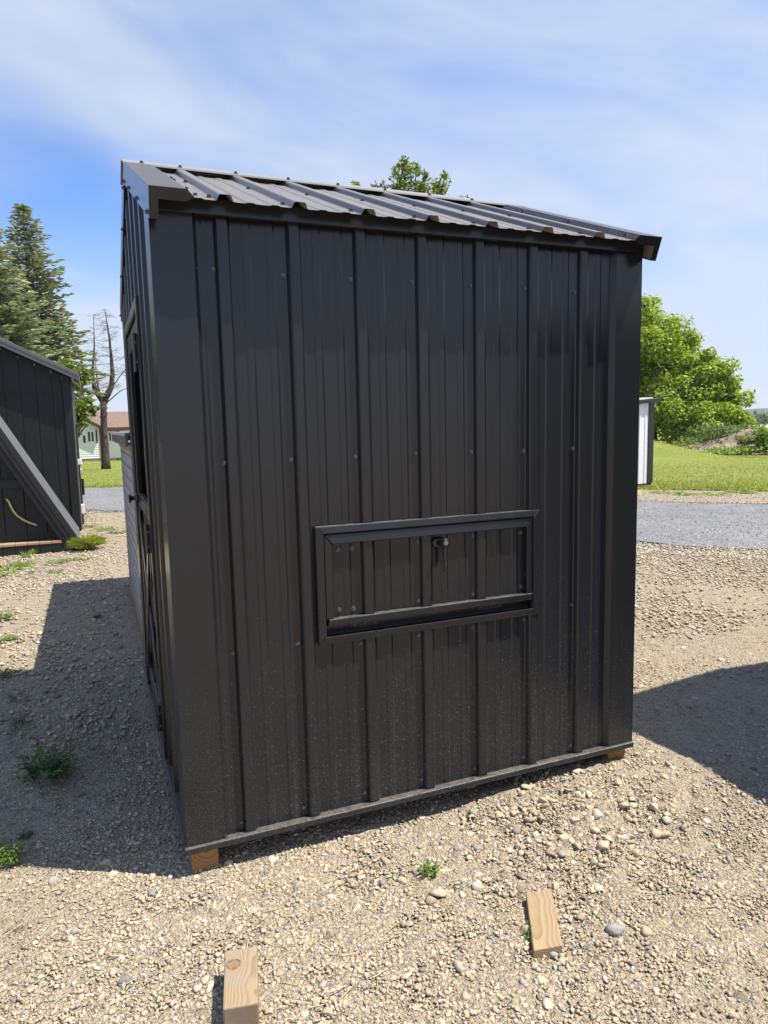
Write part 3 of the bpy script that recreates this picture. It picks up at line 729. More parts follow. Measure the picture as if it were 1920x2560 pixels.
box('seam_flashing', (2*ridx-XR, YB-.006, 1.925), (XR-.12, YB+.006, 1.934), LP, af)
MB().prism([(XR-.105, YB-.022, b0), (XR, YB-.022, b0), (XR, YB-.022, mgz(XR)), (XR-.105, YB-.022, mgz(XR-.105))], (0, .02, 0)).build('corner_board', LPS, af, bevel=.003)
# right wall with a door, latch, boxes
box('side_wall', (XR-.02, YB, b0), (XR-.001, YE, eavz), LPS, af)
LGREY = plain('pale_grey_trim', (.38, .38, .37), .5, .5, .1)
box('side_trim', (XR, YB+.10, b0), (XR+.018, YB+.22, eavz-.02), plain('grey_trim', (.13, .125, .12), .4, .6), af, .003)
box('side_casing', (XR, YB+.75, b0), (XR+.03, YB+.86, 1.5), LP, af, .003)
box('side_door', (XR, YB+.90, b0), (XR+.02, YB+1.9, 1.45), LPS, af, .003)
box('hinge', (XR+.021, YB+1.0, .72), (XR+.05, YB+1.5, .79), LGREY, af, .003)
box('latch', (XR+.021, YB+1.72, .33), (XR+.06, YB+1.78, .60), PLAST, af, .004)
WHITE = plain('white_plastic', (.75, .75, .74), .4, .5, .05)
box('lamp_box', (XR, YB+.32, .90), (XR+.07, YB+.39, .98), WHITE, af, .006)
box('outlet_box', (XR, YB+.45, .15), (XR+.055, YB+.56, .29), WHITE, af, .006)
# main roof
for sg in (1, -1):
    xe = XR+.12 if sg > 0 else 2*ridx-XR-.12
    m = MB()
    def rp(x, y, dz): return (x, y, eavz+.49*((XR-x) if sg > 0 else (x-(2*ridx-XR)))+dz)
    q = [rp(xe, YB-.16, .06), rp(xe, YE+.12, .06), rp(ridx, YE+.12, .06), rp(ridx, YB-.16, .06)]
    lo = [rp(xe, YB-.16, .045), rp(xe, YE+.12, .045), rp(ridx, YE+.12, .045), rp(ridx, YB-.16, .045)]
    m.hexa(lo+q); m.build('roof', ROOF, af)
    # rake trim in two steps, soffit board
    for k, (d0, d1, y0, y1) in enumerate(((.066, .012, -.176, -.162), (.012, -.045, -.168, -.150))):
        MB().prism([rp(xe, YB+y0, d1), rp(ridx, YB+y0, d1), rp(ridx, YB+y0, d0), rp(xe, YB+y0, d0)], (0, y1-y0, 0)).build('rake_trim', ROOF, af, bevel=.003)
    MB().prism([rp(XR if sg > 0 else xe, YB-.024, -.075), rp(ridx, YB-.024, -.075), rp(ridx, YB-.024, -.02), rp(XR if sg > 0 else xe, YB-.024, -.02)], (0, .022, 0)).build('frieze_board', LPS, af, bevel=.003)
    MB().hexa([rp(xe-sg*.012, YB-.16, -.07), rp(xe, YB-.16, -.07), rp(xe, YE+.12, -.07), rp(xe-sg*.012, YE+.12, -.07), rp(xe-sg*.012, YB-.16, .044), rp(xe, YB-.16, .044), rp(xe, YE+.12, .044), rp(xe-sg*.012, YE+.12, .044)]).build('eave_trim', LP, af)
# steep porch roof: right slope seen edge-on
a0 = at_y(194.6, 1345, YF); a1 = at_y(21.7, 1100, YF); sl = (a1[2]-a0[2])/(a0[0]-a1[0])
apx = ridx; apz = a0[2]+sl*(a0[0]-apx)
FASC = paint_mat('black_fascia', (.016, .016, .0175), .2, .36, .45)
for sg in (1, -1):
    def pp(x, dn, y):     # point on the right/left slope, dn below the surface (normal)
        xx = x if sg > 0 else 2*apx-x
        n = np.array((sl, 1.0))/math.hypot(sl, 1); 
        px, pz = x-n[0]*dn, a0[2]+sl*(a0[0]-x)-n[1]*dn
        return (px if sg > 0 else 2*apx-px, y, pz)
    xb = a0[0]+.0
    m = MB(); m.hexa([pp(xb, .03, YF), pp(xb, .03, YB-.005), pp(apx, .03, YB-.005), pp(apx, .03, YF), pp(xb, 0, YF), pp(xb, 0, YB-.005), pp(apx, 0, YB-.005), pp(apx, 0, YF)])
    m.build('porch_roof', plain('grey_metal_roof', (.125, .127, .132), .40, .6, .06, 4), af)
    for k in range(5):
        yk = YF+.08+k*.2
        MB().hexa([pp(xb, -.0005, yk), pp(xb, -.0005, yk+.03), pp(apx, -.0005, yk+.03), pp(apx, -.0005, yk), pp(xb, -.012, yk+.008), pp(xb, -.012, yk+.022), pp(apx, -.012, yk+.022), pp(apx, -.012, yk+.008)]).build('roof_rib', bpy.data.materials['grey_metal_roof'], af)
    for d0, d1, y0, y1 in ((-.008, .062, -.035, -.002), (.062, .118, -.024, -.002), (.118, .19, -.012, .02)):
        m = MB(); m.prism([pp(xb, d0, YF+y0), pp(apx, d0, YF+y0), pp(apx, d1, YF+y0), pp(xb, d1, YF+y0)], (0, y1-y0, 0)); m.build('porch_fascia', FASC if d1 < .15 else LPS, af, bevel=.004)
# recessed porch wall + cross board
pf = b0+.03
hx_ = lambda z: a0[0]-(z-a0[2])/sl
edges = [hx_(pf)-.12]
while edges[-1] > apx: edges.append(edges[-1]-.245)
DKW = plain('dark_porch_boards', (.013, .014, .016), .55, .4, .3, 6)
mz = lambda x: a0[2]+sl*(a0[0]-x if x > apx else x-(2*apx-a0[0]))-.05
lim = 2*apx-edges[0]
while edges[-1]-.245 > lim: edges.append(edges[-1]-.245)
edges.append(lim)
for i in range(len(edges)-1):
    x1, x0 = edges[i]-.003, edges[i+1]+.003
    xs_ = sorted({x0, x1} | ({apx} if x0 < apx < x1 else set()))
    MB().prism([(x0, YF+.16, pf), (x1, YF+.16, pf)]+[(q, YF+.16, mz(q)) for q in xs_[::-1]], (0, .015, 0)).build('porch_board', DKW, af, bevel=.003, seg=1)
zc = at_y(20, 1210, YF+.16)[2]
box('cross_board', (2*apx-hx_(zc)+.13, YF+.135, zc-.055), (hx_(zc)-.13, YF+.158, zc+.055), DKW, af, .003)
# floor planks (tan ends) and black skirt boards
TANW = wood_mat('sawn_plank', (.40, .27, .15), (.30, .18, .09), 'Y', .7, (.3, 0, .2))
xk = hx_(pf)-.04; zf0 = at_y(80, 1360, YF)[2]
while xk > 2*apx-hx_(pf)+.15:
    pl = MB().hexa([(xk-.138, YF-.012, zf0-.014), (xk, YF-.012, zf0-.014), (xk, YF+.15, zf0-.014), (xk-.138, YF+.15, zf0-.014), (xk-.138, YF-.012, zf0+.019), (xk, YF-.012, zf0+.019), (xk, YF+.15, zf0+.019), (xk-.138, YF+.15, zf0+.019)]).build('floor_plank', TANW, af, bevel=.005)
    MB().box((xk-.138, YF-.002, zf0-.125), (xk-.001, YF+.02, zf0-.0145)).build('skirt_board', LP, af, bevel=.003)
    xk -= .142
box('skid', (hx_(pf)-.28, YF+.03, AG-.03), (hx_(pf)-.14, YF+3.4, zf0-.126), PINE, af, .004)
box('skid', (2*apx-hx_(pf)+.14, YF+.03, AG-.03), (2*apx-hx_(pf)+.28, YF+3.4, zf0-.126), PINE, af, .004)
for z in (.25, 1.0):
    pass
# yellow hose hanging in the porch
hp = [at_y(a, b, YF+.11) for a, b in ((15, 1247), (22, 1254), (27, 1266), (33, 1277), (43, 1289), (56, 1298), (70, 1305), (84, 1310), (93, 1313))]
m = MB(); m.tube(hp, .013, 10)
tag(m.build('hose', plain('yellow_hose', (.50, .46, .13), .45, .5, .1), None, True), 'short bent yellow hose poking out of the slanted porch', 'hose')
box_h = None
# orange wires dangling behind
m = MB()
wr = [((206, 1285), (199, 1300), (199, 1318), (210, 1330), (224, 1322)), ((208, 1282), (222, 1284), (236, 1292), (241, 1306), (236, 1316)), ((210, 1281), (218, 1290), (228, 1302), (233, 1310)), ((212, 1280), (214, 1296), (208, 1308), (203, 1318)), ((212, 1280), (219, 1292), (214, 1306), (206, 1312), (201, 1322))]
for w in wr:
    q = [at_y(a, b, YB+.55) for a, b in w]; q = [np.array(p)+(0, .1*i, 0) for i, p in enumerate(q)]
    m.tube(q, .004, 5)
tag(m.build('cable', plain('orange_wire', (.34, .15, .06), .5), None, True), 'loose tangle of thin orange wire beside the black coop', 'cable')

# ------------------------------------------------------------------ white and black shed beyond the road
p0 = hit(1592, 1219); p1 = hit(1627, 1216)
ws = thing('metal_shed', 'white ribbed-metal shed with black corner and roof trim by the grass', 'shed', tuple(p1))
WSH = plain('white_steel', (.74, .75, .77), .35, .5, .04); zb = p1[2]; zt = zb+2.18
dirx = np.array((p1[0]-p0[0], p1[1]-p0[1])); dirx = dirx/np.linalg.norm(dirx); dnn = np.array((-dirx[1], dirx[0]))
def wp(u, w, z): q = p1[:2]+dirx*u+dnn*w; return (q[0], q[1], z)
ribbed('wall_panel', profile(-2.4, -.06, -.30), lambda s, h, l: wp(s, -h, l), lambda s: [(zb+.1, lambda s: zt+.05+.0763*s)], WSH, ws)
ribbed('wall_panel', profile(0, 3.0, .1), lambda s, h, l: wp(0+h, s, l), lambda s: [(zb+.1, zt)], WSH, ws)
ribbed('wall_panel', profile(0, 3.0, .1)[::-1], lambda s, h, l: wp(-2.4-h, s, l), lambda s: [(zb+.1, zt-.15)], WSH, ws)
ribbed('wall_panel', profile(-2.4, -.0, -.30)[::-1], lambda s, h, l: wp(s, 3.0+h, l), lambda s: [(zb+.1, zt-.1)], WSH, ws)
MB().hexa([wp(-.17, -.03, zb+.1), wp(.03, -.03, zb+.1), wp(.03, .15, zb+.1), wp(-.17, .15, zb+.1), wp(-.17, -.03, zt), wp(.03, -.03, zt), wp(.03, .15, zt), wp(-.17, .15, zt)]).build('corner_trim', FASC, ws)
MB().hexa([wp(-2.4, -.12, zt-.18), wp(.22, -.12, zt+.02), wp(.22, 3.1, zt+.02), wp(-2.4, 3.1, zt-.18), wp(-2.4, -.12, zt-.09), wp(.22, -.12, zt+.11), wp(.22, 3.1, zt+.11), wp(-2.4, 3.1, zt-.09)]).build('roof', FASC, ws)
MB().hexa([wp(-2.4, .0, zt-.08), wp(.0, 0, zt+.10), wp(.0, 3.0, zt+.10), wp(-2.4, 3.0, zt-.08), wp(-2.4, .0, zt-.04), wp(.0, 0, zt+.125), wp(.0, 3.0, zt+.125), wp(-2.4, 3.0, zt-.04)]).build('roof_sheet', WSH, ws)
MB().hexa([wp(-2.4, 0, zb-.02), wp(.02, 0, zb-.02), wp(.02, 3, zb-.02), wp(-2.4, 3, zb-.02), wp(-2.4, 0, zb+.099), wp(.02, 0, zb+.099), wp(.02, 3, zb+.099), wp(-2.4, 3, zb+.099)]).build('base_skid', plain('dark_base', (.05, .04, .03), .8), ws)

# ------------------------------------------------------------------ house
HY = 66.0
def hp_(px, py, y=HY): return at_y(px, py, y)
hz0 = hp_(249.5, 1156)[2]
HS = plain('white_siding', (.72, .74, .70), .55, .4, .05, 1)
HB = plain('dark_shutter', (.012, .012, .014), .5); HR_ = plain('brown_shingle', (.20, .135, .105), .9, .2, .18, 6, bmp=.4, bs=10)
HF = plain('brown_fascia', (.07, .035, .025), .6); HC = plain('foundation_block', (.36, .30, .23), .9)
GLS = plain('window_glass', (.04, .05, .055), .06, 1.0, .2); HWF = plain('white_frame', (.72, .74, .70), .5, .4, .04)
house = thing('ranch_house', 'white-sided ranch house with brown shingle roof beyond the lawn', 'house', (1.0, 69, hz0))
def siding(name, p_l, p_r, y, zlo, zhi, course=.2):
    xl, xr = p_l, p_r; m = MB(); z = zlo
    while z < zhi-.01:
        z1 = min(z+course, zhi); m.hexa([(xl, y-.03, z), (xr, y-.03, z), (xr, y+.05, z), (xl, y+.05, z), (xl, y-.004, z1), (xr, y-.004, z1), (xr, y+.05, z1), (xl, y+.05, z1)]); z = z1
    return m.build(name, HS, house)
xl = hp_(150, 1100)[0]; xc = hp_(249.5, 1100)[0]; xr = hp_(360, 1100)[0]
zs = hp_(230, 1146)[2]; ze = hp_(249, 1071)[2]
siding('siding', xl, xc, HY, zs, ze)
pk = hp_(176, 1031); 
MB().prism([(xl-.4, HY, ze-.001), (xc, HY, ze-.001), (pk[0], HY, pk[2])], (0, .05, 0)).build('gable', HS, house)
box('foundation', (xl, HY+.02, hz0-.6), (xc-.02, HY+.2, zs), HC, house)
box('basement_window', (hp_(210, 0)[0], HY-.005, hz0+.0), (hp_(223, 0)[0], HY+.019, zs-.03), GLS, house)
Y2 = HY+.9
zs2 = hp_(300, 1144, Y2)[2]
siding('siding', xc+.06, xr, Y2, zs2, ze)
box('foundation', (xc-.02, Y2+.02, hz0-.6), (xr, Y2+.2, zs2), HC, house)
box('return_wall', (xc-.05, HY+.051, zs), (xc, Y2-.032, ze), HS, house)
box('downspout', (xc+.005, HY-.10, hz0), (xc+.09, HY-.032, ze), HF, house)
def win(px0, py0, px1, py1, y, panes=2):
    a = hp_(px0, py0, y); b = hp_(px1, py1, y); w = .09
    fo = MB(); x0, x1, z0, z1 = a[0], b[0], b[2], a[2]
    fo.box((x0, y-.07, z0), (x0+w, y-.03, z1)); fo.box((x1-w, y-.07, z0), (x1, y-.03, z1)); fo.box((x0+w, y-.07, z0), (x1-w, y-.03, z0+w)); fo.box((x0+w, y-.07, z1-w), (x1-w, y-.03, z1))
    xm = (x0+x1)/2; fo.box((xm-.04, y-.068, z0+w), (xm+.04, y-.03, z1-w))
    f_ = fo.build('window', HWF, house)
    for u, v_ in ((x0+w, xm-.04), (xm+.04, x1-w)):
        p = box('pane', (u, y-.05, z0+w), (v_, y-.044, z1-w), GLS); p.parent = f_
        if panes == 3:
            c = box('curtain', (u+.02, y-.042, z0+w+.05), (v_-.02, y-.036, z1-w), plain('curtain', (.6, .6, .58), .9)); c.parent = f_
win(216, 1077, 238, 1106, HY, 3); win(269, 1079, 289, 1104, Y2)
for a, b, y in (((207.6, 1089), (214.2, 1107), HY), ((238.5, 1075), (244.6, 1107), HY), ((291, 1075), (301, 1106), Y2)):
    u = hp_(*a, y); w_ = hp_(*b, y); box('shutter', (u[0], y-.06, w_[2]), (w_[0], y-.032, u[2]), HB, house)
u = hp_(247, 1076, Y2); w_ = hp_(259, 1144, Y2); box('front_door', (u[0], Y2-.06, w_[2]), (w_[0], Y2-.032, u[2]), HB, house)
# roofs
rt = hp_(300, 1029, HY+5.5); ev = hp_(300, 1068.5, HY+.25)
MB().hexa([(xc-2.0, HY+.25, ev[2]-.14), (xr+1, HY+.25, ev[2]-.14), (xr+1, HY+5.5, rt[2]-.2), (xc-6, HY+5.5, rt[2]-.2), (xc-2.0, HY+.25, ev[2]), (xr+1, HY+.25, ev[2]), (xr+1, HY+5.5, rt[2]), (xc-6, HY+5.5, rt[2])]).build('roof', HR_, house)
box('eave_fascia', (xc-.1, HY+.20, ev[2]-.30), (xr+1, HY+.245, ev[2]+.02), HF, house)
box('soffit', (xc, HY+.25, ev[2]-.30), (xr+1, Y2-.03, ev[2]-.26), HS, house)
gx, gzt = pk[0], pk[2]+.15
q0 = hp_(250, 1068, HY)
MB().hexa([(gx, HY-.5, gzt-.15), (q0[0]+.2, HY-.5, q0[2]-.12), (q0[0]+.2, HY+4.5, q0[2]-.12), (gx, HY+4.5, gzt-.15), (gx, HY-.5, gzt), (q0[0]+.2, HY-.5, q0[2]+.05), (q0[0]+.2, HY+4.5, q0[2]+.05), (gx, HY+4.5, gzt)]).build('roof', HR_, house)
MB().hexa([(xl-4, HY-.5, gzt-4), (gx, HY-.5, gzt-.15), (gx, HY+4.5, gzt-.15), (xl-4, HY+4.5, gzt-4), (xl-4, HY-.5, gzt-3.85), (gx, HY-.5, gzt), (gx, HY+4.5, gzt), (xl-4, HY+4.5, gzt-3.85)]).build('roof', HR_, house)
MB().hexa([(gx, HY-.55, gzt-.35), (q0[0]+.2, HY-.55, q0[2]-.25), (q0[0]+.2, HY-.505, q0[2]-.25), (gx, HY-.505, gzt-.35), (gx, HY-.55, gzt+.01), (q0[0]+.2, HY-.55, q0[2]+.06), (q0[0]+.2, HY-.505, q0[2]+.06), (gx, HY-.505, gzt+.01)]).build('rake_fascia', HF, house)

# ------------------------------------------------------------------ trees
def leaf_quads(P, N, size, rs, aspect=.55, fold=.18):
    """one rhombic, slightly folded leaf (2 tris as a quad) per point"""
    n = len(P); t = rs.normal(size=(n, 3)); t -= (t*N).sum(1, keepdims=True)*N; t /= np.linalg.norm(t, axis=1, keepdims=True)+1e-9
    b = np.cross(N, t); s = (size*rs.uniform(.6, 1.35, n))[:, None]
    v = np.stack([P-t*s*.5, P+b*s*.5*aspect+N*s*fold*.3, P+t*s*.5, P-b*s*.5*aspect+N*s*fold*.3], 1).reshape(-1, 3)
    f = np.arange(4*n).reshape(n, 4)
    return v, f
def norm(a): return a/(np.linalg.norm(a, axis=1, keepdims=True)+1e-9)
def broadleaf(name, label, base, clumps, n, size, cols, seed, trunk_r=.2, group=None, aspect=.55, limbs=True, trunk_top=None, loose=.25):
    rs = np.random.default_rng(seed); t = thing(name, label, 'tree', tuple(base), group)
    C = np.array([c[:3] for c in clumps]); Rr = np.array([c[3] for c in clumps])
    # sub-clumps on each clump's surface for an uneven outline
    SC, SR = [], []
    for c, r in zip(C, Rr):
        k = int(10+6*r)
        d = norm(rs.normal(size=(k, 3))); 
        SC.append(c+d*r*rs.uniform(.25, .95, (k, 1))); SR.append(r*rs.uniform(.25, .5, k))
    SC = np.concatenate(SC); SR = np.concatenate(SR)
    w = SR**2; idx = rs.choice(len(SC), n, p=w/w.sum())
    d = norm(rs.normal(size=(n, 3)))
    P = SC[idx]+d*(SR[idx]*rs.uniform(.35, 1.0+loose, n)**.7)[:, None]*np.array((1, 1, .85))
    N = norm(d*.7+rs.normal(size=(n, 3))*.55+np.array((0, 0, .45)))
    v, f = leaf_quads(P, N, size, rs, aspect)
    c0 = np.array(cols); cc = c0[rs.integers(0, len(c0), n)]*rs.uniform(.55, 1.35, (n, 1))
    mk('crown', v, f, LEAF, t, False, np.repeat(cc, 4, 0))
    m = MB(); b = np.array(base, float); tt = np.array(trunk_top if trunk_top is not None else C.mean(0))
    m.tube([b-(0, 0, .3), b*.65+tt*.35+(.05, .03, 0), tt], [trunk_r*1.25, trunk_r*.85, trunk_r*.35], 10)
    if limbs:
        for c, r in zip(C, Rr):
            q = b*.55+tt*.45; mid = (q+c)/2+rs.normal(size=3)*.12*r
            m.tube([q, mid, c], [trunk_r*.5, trunk_r*.3, trunk_r*.1], 6)
        for i in rs.choice(len(SC), min(60, len(SC)), False):
            j = np.argmin(np.linalg.norm(C-SC[i], axis=1)); m.tube([C[j], (C[j]+SC[i])/2+rs.normal(size=3)*.1, SC[i]], [trunk_r*.12, trunk_r*.08, trunk_r*.03], 4)
    m.build('trunk', BARK, t, True)
    return t
def at_d(px, py, d):     # point on the ray at horizontal distance d
    r = ray(px, py); return CAM+r*d/math.hypot(r[0], r[1])
MAPLE = [(.25, .35, .03), (.32, .43, .04), (.37, .47, .06), (.17, .26, .03), (.29, .39, .035)]
def px_clumps(lst, d, sc): return [(*at_d(x, y, d+o), r*sc) for x, y, r, o in lst]
dm = 66.0; sc = dm/FPX*1.0
b1 = hit(1632, 1128); b1 = at_d(1632, 1118, 60); b1[2] = hgt(b1[0], b1[1])
broadleaf('maple_tree', 'tall bright green leafy tree rising behind the coop beside the white shed', b1,
          px_clumps([(1590, 850, 75, 0), (1640, 860, 62, -2), (1660, 930, 75, 1), (1590, 960, 85, 0), (1650, 1010, 72, -3), (1605, 1050, 70, -2), (1690, 1000, 48, 0), (1692, 860, 50, 1), (1600, 780, 50, 2), (1560, 830, 60, 2)], 62, 62/FPX*1.05),
          48000, .30, MAPLE, 11, .35)
b2 = at_d(1770, 1122, 60); b2[2] = hgt(b2[0], b2[1])
broadleaf('maple_tree', 'broad lower green leafy tree spreading over the dirt bank', b2,
          px_clumps([(1760, 930, 55, 0), (1800, 970, 48, 0), (1740, 990, 70, 1), (1800, 1030, 58, -1), (1750, 1060, 62, -2), (1700, 1080, 45, -2), (1715, 930, 42, 1), (1835, 1045, 26, -1), (1720, 1040, 55, -2), (1780, 1000, 60, 1), (1690, 1030, 50, 0)], 60, 60/FPX*1.05),
          48000, .29, MAPLE, 12, .32)
bt = at_d(1010, 1075, 26); bt[2] = hgt(bt[0], bt[1])
broadleaf('ash_tree', 'leafy green tree top showing above the black coop roof', bt,
          px_clumps([(1003, 440, 34, 0), (1012, 405, 17, 0), (1040, 425, 18, .3), (1050, 470, 30, .2), (1062, 440, 14, .2), (1095, 465, 26, 0), (1112, 440, 14, 0), (1000, 480, 32, 0), (960, 475, 15, 0), (945, 468, 9, 0), (895, 462, 14, .4), (930, 470, 10, .2), (1155, 492, 8, 0), (1170, 497, 6, 0), (1080, 500, 40, 0), (1030, 560, 90, 0), (960, 620, 100, 0), (1100, 620, 100, .5)], 26, 26/FPX),
          14000, .17, [(.13, .21, .02), (.18, .27, .03), (.22, .28, .05), (.10, .17, .02), (.20, .22, .035)], 13, .16, aspect=.38, loose=.5)
by = at_d(160, 1150, 36); by[2] = hgt(by[0], by[1])
broadleaf('young_tree', 'small leafy tree with hanging green branches in front of the house', by,
          px_clumps([(205, 1030, 20, 0), (232, 1025, 16, .5), (195, 1060, 16, 0), (192, 1085, 10, 0), (215, 1005, 14, 0), (160, 1010, 40, 0), (195, 960, 22, 0), (212, 945, 14, 0), (170, 930, 30, 0), (248, 1018, 6, .4)], 36, 36/FPX),
          2600, .22, [(.10, .18, .025), (.16, .25, .03), (.20, .26, .05)], 14, .1, aspect=.5, loose=.5)

def spruce(name, label, base, h, r0, seed, cols, n_wh=34):
    rs = np.random.default_rng(seed); t = thing(name, label, 'tree', tuple(base), 'spruces behind the black A-frame coop')
    b = np.array(base, float); P, N, T, Cc, L = [], [], [], [], []; m = MB()
    m.tube([b-(0, 0, .3), b+(0, 0, h*.5), b+(0, 0, h)], [.26, .15, .015], 9)
    c0 = np.array(cols)
    for w in range(n_wh):
        q = w/(n_wh-1); z = h*(.26+.735*q**.92); R = (r0*(1-(z/h))**.82*(1+.12*math.sin(w*2.1))+.10)*min(1, .6+q*2.6)
        nb = max(4, int(9*(1-q)+4))
        for k in range(nb):
            a = 2*math.pi*(k+rs.uniform(-.35, .35))/nb+w*.7; ln = R*rs.uniform(.72, 1.12)
            up = .55*q+.02; dr = -.42*(1-q)
            ns = max(3, int(ln/.16)); u = np.linspace(.12, 1, ns)
            bx = b[0]+np.cos(a)*ln*u; byy = b[1]+np.sin(a)*ln*u
            bz = b[2]+z+ln*(up*u+dr*u*u*.9+.16*np.clip(u-.7, 0, 1)**1.5*3)
            br = np.stack([bx, byy, bz], 1)
            if w % 2 == 0 and k % 2 == 0: m.tube([b+(0, 0, z), br[len(br)//2], br[-1]], [.035*(1-q)+.008, .02*(1-q)+.006, .004], 4)
            rad = np.array((math.cos(a), math.sin(a), 0)); lat = np.array((-math.sin(a), math.cos(a), 0))
            for j in range(ns):
                wd = (.16+.55*ln*.28*(1-u[j])+.08)
                for s_ in range(3 if q < .85 else 3):
                    off = rs.uniform(-1, 1)*wd
                    p = br[j]+lat*off+rad*rs.uniform(-.1, .1)+np.array((0, 0, rs.uniform(-.10, .05)-abs(off)*.18))
                    d = rad*.75+lat*np.sign(off)*rs.uniform(.2, .9)+np.array((0, 0, rs.uniform(-.25, .35)))
                    P.append(p); T.append(d); N.append((rs.uniform(-.5, .5), rs.uniform(-.5, .5), 1)); L.append(rs.uniform(.22, .42))
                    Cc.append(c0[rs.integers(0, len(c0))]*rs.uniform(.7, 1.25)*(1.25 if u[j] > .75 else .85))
    P = np.array(P); T = norm(np.array(T)); N = np.array(N); L = np.array(L); Cc = np.array(Cc)
    # every sprig: two crossed tapering blades
    V, Fc, CC = [], [], []
    for rot in (0, 1):
        B = norm(np.cross(T, N)); 
        if rot: B = norm(np.cross(T, B))
        wv = (L*.20)[:, None]; v = np.stack([P-T*L[:, None]*.5, P-B*wv*.8-T*L[:, None]*.05, P+T*L[:, None]*.6, P+B*wv*.8-T*L[:, None]*.05], 1).reshape(-1, 3)
        V.append(v); CC.append(np.repeat(Cc, 4, 0))
    V = np.concatenate(V); mk('crown', V, np.arange(len(V)).reshape(-1, 4), NEEDLE, t, False, np.concatenate(CC))
    m.build('trunk', BARK, t, True); return t
SPR = [(.24, .30, .17), (.30, .36, .22), (.18, .23, .14), (.34, .37, .23), (.29, .26, .15)]
bs = at_d(110, 1170, 40); bs[2] = hgt(bs[0], bs[1]); top = at_d(74, 517, 40)
spruce('spruce_tree', 'tall pointed blue-green spruce behind the black A-frame coop', bs, top[2]-bs[2], 4.3, 21, SPR, 38)
bs = at_d(8, 1170, 33); bs[2] = hgt(bs[0], bs[1]); top = at_d(-30, 520, 33)
spruce('spruce_tree', 'bushier silvery spruce standing in front of the pointed one', bs, top[2]-bs[2], 4.0, 22, [(.27, .32, .19), (.32, .36, .22), (.19, .24, .14), (.35, .37, .23)], 34)

# dead forked pine
bd = hit(265, 1174); dd = math.hypot(bd[0]-CAM[0], bd[1]-CAM[1])
dp = thing('dead_pine', 'bare dead pine with a forked trunk on the lawn before the house', 'tree', tuple(bd))
q = lambda x, y, o=0: at_d(x, y, dd+o)
m = MB(); rs = np.random.default_rng(5)
tr = [bd-(0, 0, .2), q(264, 1150), q(262, 1110), q(260, 1070), q(259, 1030), q(258, 1000)]
m.tube(tr, [.30, .24, .21, .19, .18, .19], 12)
for i in range(26):
    a = rs.uniform(0, 6.28); z = rs.uniform(.05, .95); k = np.array(tr[0])*(1-z)+np.array(tr[-1])*z+np.array((math.cos(a), math.sin(a), 0))*.16
    m.tube([k, k+np.array((math.cos(a), math.sin(a), .2))*.09], [.05, .03], 5)
m.build('trunk', BARKD, dp, True)
lead = MB()
L1 = [q(258, 1003), q(270, 985), q(279, 965), q(281, 930), q(278, 890), q(274, 850), q(268, 810), q(262, 772)]
L2 = [q(258, 1003), q(247, 988), q(236, 970), q(232, 945), q(233, 905), q(236, 865), q(235, 825), q(233, 785)]
L3 = [q(252, 993), q(244, 965, .4), q(240, 925, .4), q(238, 880, .3)]
lead.tube(L1, [.2, .175, .15, .12, .085, .055, .035, .01], 8); lead.tube(L2, [.19, .165, .13, .09, .06, .04, .022, .008], 8); lead.tube(L3, [.07, .05, .03, .01], 6)
lead.tube([q(264, 1008), q(275, 1000), q(288, 988), q(302, 977), q(318, 970)], [.05, .04, .033, .027, .02], 6)
lead.tube([q(281, 965), q(290, 955), q(300, 940), q(312, 925), q(320, 915)], [.04, .035, .03, .022, .015], 6)
lead.build('limb', BARKD, dp, True)
tw = MB()
for LL, n_ in ((L1, 90), (L2, 46), (L3, 16)):
    LL = np.array(LL); 
    for i in range(n_):
        z = rs.uniform(.25, 1) if LL is not None else 0
        s_ = z*(len(LL)-1); k = int(min(s_, len(LL)-2)); p = LL[k]*(1-(s_-k))+LL[k+1]*(s_-k)
        a = rs.uniform(0, 6.28); ln = rs.uniform(.35, 1.25)*(1.15-z)*1.5+.15; d = np.array((math.cos(a), math.sin(a), rs.uniform(-.25, .3)))
        e1 = p+d*ln*.5+rs.normal(size=3)*.05; e2 = p+d*ln+np.array((0, 0, rs.uniform(-.12, .2)))*ln
        tw.tube([p, e1, e2], [.014, .009, .005], 3, cap=False)
        for j in range(3):
            f_ = rs.uniform(.35, .95); pp_ = p*(1-f_)+e2*f_; d2 = d+rs.normal(size=3)*.6
            tw.tube([pp_, pp_+d2*ln*.32], [.007, .004], 3, cap=False)
kind(tw.build('twigs', plain('dry_twig', (.17, .125, .09), .9), dp), 'stuff')

# ------------------------------------------------------------------ right background: dirt bank, bushes, far land
def near_hit(px, d): p = at_d(px, 1000, d); p[2] = hgt(p[0], p[1]); return p
DIRT = gravel_mat('bank_dirt', [(0, (.16, .115, .08)), (.4, (.25, .185, .13)), (.7, (.32, .245, .18)), (1, (.42, .34, .26))], .4, 3, 9, (.27, .20, .145), 1.0)
V, FF = [], []
n1, n2 = 60, 16
for i in range(n1):
    px = 1700+i*(1990-1700)/(n1-1); b0_ = at_d(px, 1135, 50)
    topy = np.interp(px, [1700, 1780, 1830, 1870, 1900, 1990], [1118, 1098, 1085, 1073, 1072, 1082])
    for j in range(n2):
        u = j/(n2-1); d = 48+u*4.0+(.8 if u > .35 else 0)*1.0
        p = at_d(px, 1135, d); zt_ = at_d(px, topy, 52)[2]; zb_ = hgt(p[0], p[1])-.15
        k = min(1, max(0, (u-.18)/.35)); k = k*k*(3-2*k)
        V.append((p[0]+.3*(fbm(px*.05, u*4, 31)-.5), p[1]+.3*(fbm(px*.05+9, u*4, 33)-.5), zb_+(zt_-zb_)*k+.35*(fbm(px*.08, u*6, 35, 4)-.5)*k))
